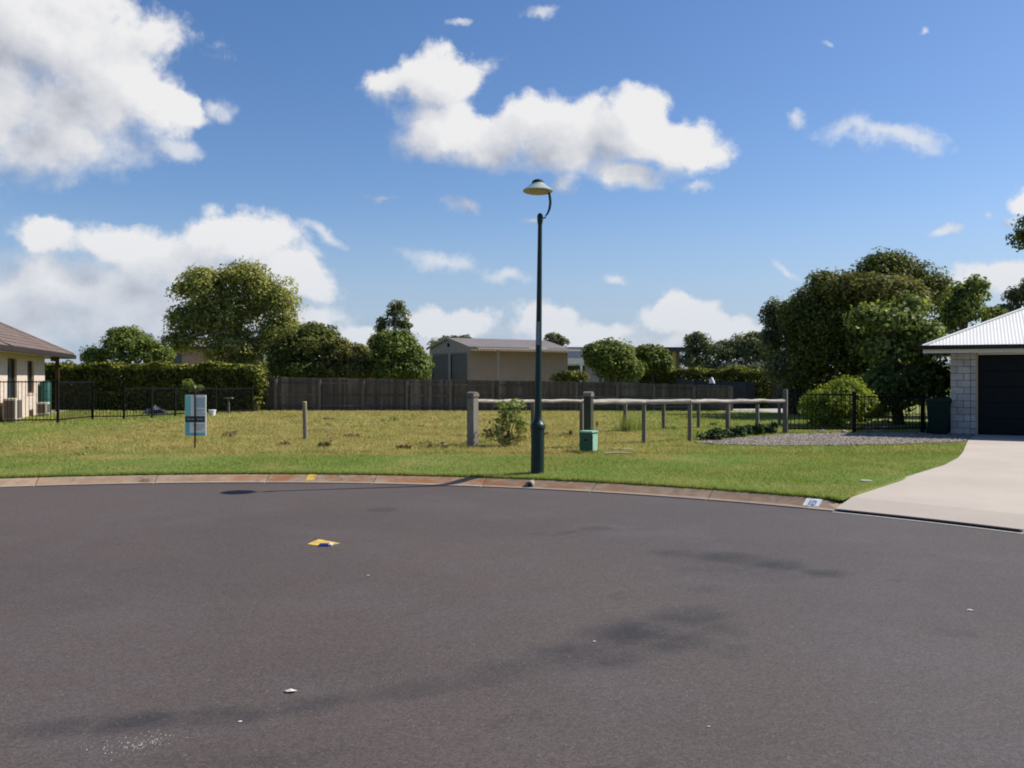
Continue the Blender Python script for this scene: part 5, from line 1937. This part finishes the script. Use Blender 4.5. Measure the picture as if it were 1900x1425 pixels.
def shed():
    O = at(872, 45.0)
    O.z = 0
    t = thing('steel_shed', 'beige steel shed with twin grey roller doors and a lean-to verandah, over the paling fence', 'shed', (O.x, O.y, 0))
    u = Vector((-0.55, 0.835, 0)).normalized()     # along the gable front, away
    v = Vector((0.835, 0.55, 0)).normalized()      # along the long side
    nu = Vector((-0.835, -0.55, 0)).normalized()   # out of the gable front
    nv = Vector((0.55, -0.835, 0)).normalized()    # out of the long side
    W, L = 4.35, 6.2
    ez = CH + (HOR - 644.5) / F * 45
    rz = ez + 0.52
    P = lambda a, b: u * a + v * b
    # gable front around the two doors
    ds = [(0.28, 1.98), (2.26, 4.02)]
    dh = ez - 0.24
    xs = [0, ds[0][0], ds[0][1], ds[1][0], ds[1][1], W]
    for i in (0, 2, 4):
        rib_panel(P(xs[i], 0), P(xs[i + 1], 0), 0, dh, dh, 0.16, 0.012, nu).build('wall', M['shedf'], t)
    mb = MB()
    n = 24
    vs, fs = [], []
    for i in range(n + 1):
        f = i / n
        q = P(W * f, 0) + nu * (0.012 if i % 2 else 0)
        vs += [(q.x, q.y, dh + 0.002), (q.x, q.y, ez + (rz - ez) * (1 - abs(2 * f - 1)))]
    for i in range(n):
        fs.append((2 * i, 2 * i + 2, 2 * i + 3, 2 * i + 1))
    mb.add(vs, fs).build('gable', M['shedf'], t)
    q = P(W / 2, 0) + nu * 0.03
    MB().tube([q + Vector((0, 0, rz - 0.34)), q + nu * 0.03 + Vector((0, 0, rz - 0.34))], 0.10, 12).build('vent', M['black'], t)
    for a, b in ds:
        rib_panel(P(a, 0.07), P(b, 0.07), 0, dh, dh, 0.14, 0.03, nu).build('roller_door', M['sheddoor'], t)
        MB().bar(P(a, 0.03) + Vector((0, 0, dh - 0.05)), P(b, 0.03) + Vector((0, 0, dh - 0.05)), 0.06, 0.10).build('door_head', M['sheddoor'], t)
    rib_panel(P(0, 0), P(0, L), 0, ez, ez, 0.19, 0.014, nv).build('wall', M['shedw'], t)
    rib_panel(P(W, 0), P(W, L), 0, ez, ez, 0.19, 0.014, -nv).build('wall', M['shedw'], t)
    rib_panel(P(0, L), P(W, L), 0, ez, ez, 0.19, 0.014, -nu).build('wall', M['shedw'], t)

    def slope(e0, e1, r0, r1, name='roof'):
        mb = MB()
        n = 56
        vs, fs = [], []
        for i in range(n + 1):
            f = i / n
            dz = 0.02 if i % 2 else 0
            p0, p1 = Vector(e0).lerp(Vector(e1), f), Vector(r0).lerp(Vector(r1), f)
            vs += [(p0.x, p0.y, p0.z + dz), (p1.x, p1.y, p1.z + dz)]
        for i in range(n):
            fs.append((2 * i, 2 * i + 2, 2 * i + 3, 2 * i + 1))
        return mb.add(vs, fs).build(name, M['shedroof'], t)
    zv = lambda p_, z_: Vector((p_.x, p_.y, z_))
    g_ = -0.12
    slope(zv(P(-0.05, g_), ez + 0.03), zv(P(-0.05, L + 0.1), ez + 0.03), zv(P(W / 2, g_), rz + 0.04), zv(P(W / 2, L + 0.1), rz + 0.04))
    slope(zv(P(W + 0.1, g_), ez + 0.03), zv(P(W + 0.1, L + 0.1), ez + 0.03), zv(P(W / 2, g_), rz + 0.04), zv(P(W / 2, L + 0.1), rz + 0.04))
    # barge, gutter, lean-to roof with posts
    for a, b in (((-0.05, ez + 0.02), (W / 2, rz + 0.03)), ((W + 0.1, ez + 0.02), (W / 2, rz + 0.03))):
        MB().bar(zv(P(a[0], g_ - 0.02), a[1]), zv(P(b[0], g_ - 0.02), b[1]), 0.03, 0.12).build('barge', M['shedf'], t)
    lt = 0.9
    slope(zv(P(-lt, g_), ez - 0.04), zv(P(-lt, L + 1.9), ez - 0.04), zv(P(-0.06, g_), ez + 0.0), zv(P(-0.06, L + 1.9), ez + 0.0), 'lean_to_roof')
    MB().bar(zv(P(-lt - 0.05, g_), ez - 0.07), zv(P(-lt - 0.05, L + 1.9), ez - 0.07), 0.08, 0.10).build('gutter', M['shedf'], t)
    MB().bar(zv(P(-lt, g_ - 0.02), ez - 0.05), zv(P(-0.08, g_ - 0.02), ez - 0.02), 0.03, 0.13).build('barge', M['shedf'], t)
    for b in (1.15, L + 1.75):
        q = P(-lt + 0.03, b)
        MB().box((q.x - 0.038, q.y - 0.038, 0), (q.x + 0.038, q.y + 0.038, ez - 0.15)).build('post', M['shedf'], t)


shed()


def white_house():
    a, b = at(1020, 62), at(1118, 60)
    t = thing('small_house', 'low grey house with a white verandah edge behind the shed lean-to', 'house', (a.x, a.y, 0))
    L = b.x - a.x
    z1 = CH + (HOR - 664) / F * 61
    z0 = CH + (HOR - 675) / F * 61
    w1, w2 = 1.2, 2.5
    MB().box((0.05, 0.6, 0), (w1, 0.8, z0)).build('wall', M['greywall'], t)
    MB().box((w2, 0.6, 0), (L, 0.8, z0)).build('wall', M['greywall'], t)
    MB().box((w1, 0.6, 0), (w2, 0.8, 0.9)).build('wall', M['greywall'], t)
    wd = MB().box((w1, 0.72, 0.9), (w2, 0.74, z0 - 0.1)).build('window', M['win'], t)
    MB().box((w1, 0.62, z0 - 0.1), (w2, 0.78, z0)).build('frame', M['white'], wd)
    MB().box((0, 0, z0), (L, 0.12, z1)).build('verandah_edge', M['white'], t)
    mb = MB()
    mb.add([(0, 0.13, z1), (L, 0.13, z1), (L, 5, z1 + 0.9), (0, 5, z1 + 0.9)], [(0, 1, 2, 3)])
    mb.build('roof', M['darkmetal'], t)
    q = at(1083, 60)
    MB().box((0.05, 0.8, 0), (L, 5, z0)).build('rear_wall', M['greywall'], t)
    MB().box((q.x - a.x - 0.08, 0.0, 0), (q.x - a.x + 0.08, 0.12, z0 - 0.002)).build('verandah_post', M['white'], t)


white_house()


def long_building():
    a, b = at(1030, 78), at(1272, 78)
    t = thing('long_building', 'long low brown building with a thin dark flat roof edge behind the shrubs', 'building', (a.x, a.y, 0))
    L = b.x - a.x
    z1 = CH + (HOR - 644) / F * 78
    z0 = CH + (HOR - 652) / F * 78
    MB().box((0, 0, z0), (L, 6, z1)).build('roof', M['darkmetal'], t)
    MB().box((0.3, 0.5, 0), (L - 0.4, 5.5, z0)).build('wall', M['longwall'], t)
    for px in (1252,):
        q = at(px, 78)
        MB().box((q.x - a.x - 0.16, 0.3, 0), (q.x - a.x + 0.16, 0.48, z0 - 0.002)).build('pillar', M['yellowp'], t)
    for px in (1236, 1050):
        q = at(px, 78)
        MB().box((q.x - a.x - 0.45, 0.44, 1.0), (q.x - a.x + 0.45, 0.49, z0 - 0.5)).build('window', M['win'], t)


long_building()


def brick_house_behind():
    d = 62
    a, b = at(266, d), at(395, d)
    t = thing('pink_brick_house', 'pinkish brick house with dull tiled roof half hidden below the large round tree', 'house', (a.x, a.y, 0))
    L = b.x - a.x
    z1 = CH + (HOR - 648) / F * d
    z2 = CH + (HOR - 618) / F * d
    MB().box((0, 0, 0), (1.9, 0.25, z1)).build('wall', M['palebrick'], t)
    MB().box((1.9, 0, 0), (2.7, 0.25, 1.0)).build('wall', M['palebrick'], t)
    w = MB().box((1.9, 0.12, 1.0), (2.7, 0.14, z1 - 0.3)).build('window', M['win'], t)
    MB().box((1.9, 0.0, z1 - 0.3), (2.7, 0.25, z1)).build('lintel', M['palebrick'], t)
    MB().box((2.7, 0, 0), (L, 0.25, z1)).build('wall', M['palebrick'], t)
    MB().box((0, 0.25, 0), (0.25, 8, z1)).build('wall', M['palebrick'], t)
    MB().box((L - 0.25, 0.25, 0), (L, 8, z1)).build('wall', M['palebrick'], t)
    MB().box((-0.5, -0.55, z1), (L + 0.5, -0.45, z1 + 0.18)).build('gutter', M['browngutter'], t)
    r = MB()
    xa, xb = -0.5, L + 0.5
    r.add([(xa, -0.45, z1 + 0.16), (xb, -0.45, z1 + 0.16), (xb - 2.6, 4, z2), (xa + 1.4, 4, z2), (xa, 8.4, z1 + 0.16), (xb, 8.4, z1 + 0.16)], [(0, 1, 2, 3), (4, 0, 3), (1, 5, 2), (5, 4, 3, 2)])
    r.build('roof', M['greywall'], t)


brick_house_behind()


# ------------------------------------------------------------------ road and kerb details
def road_marks():
    c = on(600, 1007.5, 0.0)
    t = thing('hydrant_marking', 'yellow painted arrowhead on the asphalt with a blue hydrant reflector at its base', 'road marking', (c.x, c.y, 0.0))
    L_, R_, T_ = on(570, 1010, 0) - c, on(631, 1008.5, 0) - c, on(592, 1001, 0) - c
    b1, b2 = on(607, 1012, 0) - c, on(588, 1012.5, 0) - c
    MB().poly([(L_.x, L_.y), (b2.x, b2.y), (b1.x, b1.y), (R_.x, R_.y), (T_.x, T_.y)], -0.01, 0.004).build('paint', M['yellowmark'], t)
    q = on(601, 1012.5, 0) - c
    mb = MB()
    mb.add([(q.x - 0.05, q.y - 0.05, 0.004), (q.x + 0.05, q.y - 0.05, 0.004), (q.x + 0.05, q.y + 0.05, 0.004), (q.x - 0.05, q.y + 0.05, 0.004), (q.x - 0.04, q.y - 0.03, 0.022), (q.x + 0.04, q.y - 0.03, 0.022), (q.x + 0.04, q.y + 0.03, 0.022), (q.x - 0.04, q.y + 0.03, 0.022)],
           [(0, 3, 2, 1), (4, 5, 6, 7), (0, 1, 5, 4), (1, 2, 6, 5), (2, 3, 7, 6), (3, 0, 4, 7)])
    mb.build('reflector', M['bluemark'], t)
    MB().box((q.x + 0.052, q.y - 0.04, 0.004), (q.x + 0.082, q.y + 0.05, 0.020)).build('end_block', M['ivory'], t)
    # paint on the kerb face: follows the kerb profile, 4 mm proud

    def kerb_patch(name, label, cat, th0, th1, j0, j1, mat):
        mb = MB()
        vs, fs = [], []
        pr = PROF[j0:j1 + 1]
        n = 4
        for k in range(n + 1):
            th = th0 + (th1 - th0) * k / n
            for dr, z in pr:
                vs.append(polar(th, RK + dr - 0.003, z + 0.004))
        m = len(pr)
        for k in range(n):
            for j in range(m - 1):
                a = k * m + j
                fs.append((a, a + 1, a + m + 1, a + m))
        mb.add(vs, fs)
        return tag(mb.build(name, M[mat]), label, cat)

    def th_of(px):
        best = min(np.arange(35, 130, 0.02), key=lambda a: abs(950 + F * polar(a, RK + 0.15, 0)[0] / polar(a, RK + 0.15, 0)[1] - px))
        return float(best)
    kerb_patch('kerb_mark', 'yellow paint dab on the kerb behind the arrowhead', 'paint mark', th_of(585), th_of(569), 3, 6, 'yellowmark')
    a0, a1 = th_of(1522), th_of(1492)
    o = kerb_patch('house_number', 'white painted house number plate on the kerb beside the driveway', 'house number', a0, a1, 3, 5, 'numwhite')
    # two small worn blue digits
    P0 = PROF[3]
    P1 = PROF[4]

    def on_kerb(th, f, lift):
        dr = P0[0] + (P1[0] - P0[0]) * f
        z = P0[1] + (P1[1] - P0[1]) * f
        return polar(th, RK + dr - 0.003 * lift, z + 0.004 + 0.003 * lift)
    am = (a0 + a1) / 2
    w = (a1 - a0)

    def stroke(segs, name='digit'):
        mb = MB()
        for (tA, fA, tB, fB, hw_) in segs:
            A_, B_ = Vector(on_kerb(tA, fA, 1)), Vector(on_kerb(tB, fB, 1))
            mb.bar(A_, B_, hw_, 0.003, up=(0, -0.4, 1))
        mb.build(name, M['numblue'], o)
    t1_ = am + w * 0.14      # left digit: 1
    stroke([(t1_, 0.2, t1_, 0.85, 0.022)])
    tl, tr = am - w * 0.02, am - w * 0.2     # right digit: 0
    stroke([(tl, 0.2, tl, 0.85, 0.018), (tr, 0.2, tr, 0.85, 0.018), (tl, 0.2, tr, 0.2, 0.018), (tl, 0.85, tr, 0.85, 0.018)])
    # stormwater outlet
    th = th_of(984)
    q = Vector(polar(th, RK + 0.10, 0.0))
    t2 = thing('drain_outlet', 'pale cement stormwater outlet with a dark round hole in the kerb below the lamp', 'drain outlet', q, R(th) + R(90))
    # local: +y towards the road centre
    mb = MB()
    n = 12
    ro, ri = 0.075, 0.045
    ring = [(ro * math.cos(R(180) * k / n), 0.075 * math.sin(R(180) * k / n) * 1.25) for k in range(n + 1)]
    vs = [(x, 0.012, z + 0.012) for x, z in ring] + [(x * 0.92, -0.20, z * 0.9 + 0.026) for x, z in ring]
    m = n + 1
    fs = [(k, k + 1, k + 1 + m, k + m) for k in range(n)] + [tuple(range(m))]
    mb.add(vs, fs)
    mb.build('collar', M['kerbcement'], t2, smooth=True)
    MB().tube([(-0.008, -0.01, 0.048), (-0.008, 0.018, 0.048)], 0.030, 14).build('pipe', M['pipe'], t2)


road_marks()

# bits of litter and pale stones on the asphalt
GLT = 'litter on the asphalt'
for i, (px, py, s, lab) in enumerate([(539, 1284, 0.034, 'crumpled pale paper scrap, largest litter on the asphalt'), (683, 1069, 0.02, 'tiny pale scrap on the asphalt beyond the paper scrap'),
                                      (1799, 1133, 0.022, 'tiny white scrap on the asphalt below the driveway'), (1103, 1191, 0.016, 'tiny pale chip lying by the dark scuff in the road'), (1315, 1349, 0.010, 'single pale pebble alone on the near asphalt'),
                                      (445, 1340, 0.012, 'pale chip in the dark band on the asphalt')]):
    p = on(px, py, 0.0)
    mb = MB()
    rng_ = random.Random(i)
    pts = [(s * rng_.uniform(0.6, 1.2) * math.cos(a * 1.05), s * 0.7 * rng_.uniform(0.6, 1.2) * math.sin(a * 1.05), rng_.uniform(0.002, s * 0.35)) for a in range(6)]
    vs = pts + [(0, 0, s * 0.5), (0, 0, 0.001)]
    mb.add(vs, [(k, (k + 1) % 6, 6) for k in range(6)] + [((k + 1) % 6, k, 7) for k in range(6)])
    tag(mb.build('litter_scrap', M['paper'], loc=(p.x, p.y, 0.001)), lab, 'litter', GLT)


def chips():
    c = on(262, 1380, 0.0)
    n = 110
    r = RNG.normal(0, 1, (n, 2)) * np.array([0.075, 0.06])
    r[:, 0] += r[:, 1] * 0.4
    s = RNG.uniform(0.002, 0.005, n)
    base = np.array([(1, 0, 0), (-0.5, 0.9, 0), (-0.5, -0.9, 0), (0, 0, 0.9)])
    V = (base[None] * s[:, None, None] + np.concatenate([r + np.array([c.x, c.y]), np.full((n, 1), 0.001)], 1)[:, None]).reshape(-1, 3)
    T = np.array([(0, 1, 3), (1, 2, 3), (2, 0, 3)])
    Q = (T[None] + 4 * np.arange(n)[:, None, None]).reshape(-1, 3)
    link('gravel_crumbs', fast_mesh('gravel_crumbs', V, Q, M['cement']), kind='stuff')


chips()

# garden rocks at the fence
GR = 'rocks at the back of the gravel bed'


def rock(px, py, w, h, mat, lab, seed):
    rng = random.Random(seed)
    p = on(px, py)
    bm = bmesh.new()
    bmesh.ops.create_icosphere(bm, subdivisions=2, radius=1.0)
    for v in bm.verts:
        k = 1 + rng.uniform(-0.16, 0.16)
        v.co = Vector((v.co.x * w * k, v.co.y * w * 0.8 * k, max(-0.3, v.co.z) * h * k))
    me = bpy.data.meshes.new('garden_rock')
    bm.to_mesh(me)
    bm.free()
    me.materials.append(M[mat])
    tag(link('garden_rock', me, loc=(p.x, p.y, GZ + 0.03)), lab, 'rock', GR)


for i, a in enumerate([(1612, 801, 0.16, 0.10, 'rocktan', 'orange-tan rock leftmost of the sandstone group at the fence foot'), (1628, 803, 0.13, 0.08, 'rocktan', 'low orange-tan rock in the middle of the sandstone group'),
                       (1642, 800, 0.14, 0.11, 'rocktan', 'orange-tan rock at the end of the sandstone group toward the bin'), (1524, 803, 0.11, 0.08, 'rockpale', 'pale rock by itself under the lime-green shrub'),
                       (1566, 804, 0.09, 0.06, 'rockpale', 'small pale rock near the middle fence post')]):
    rock(*a, seed=i + 4)
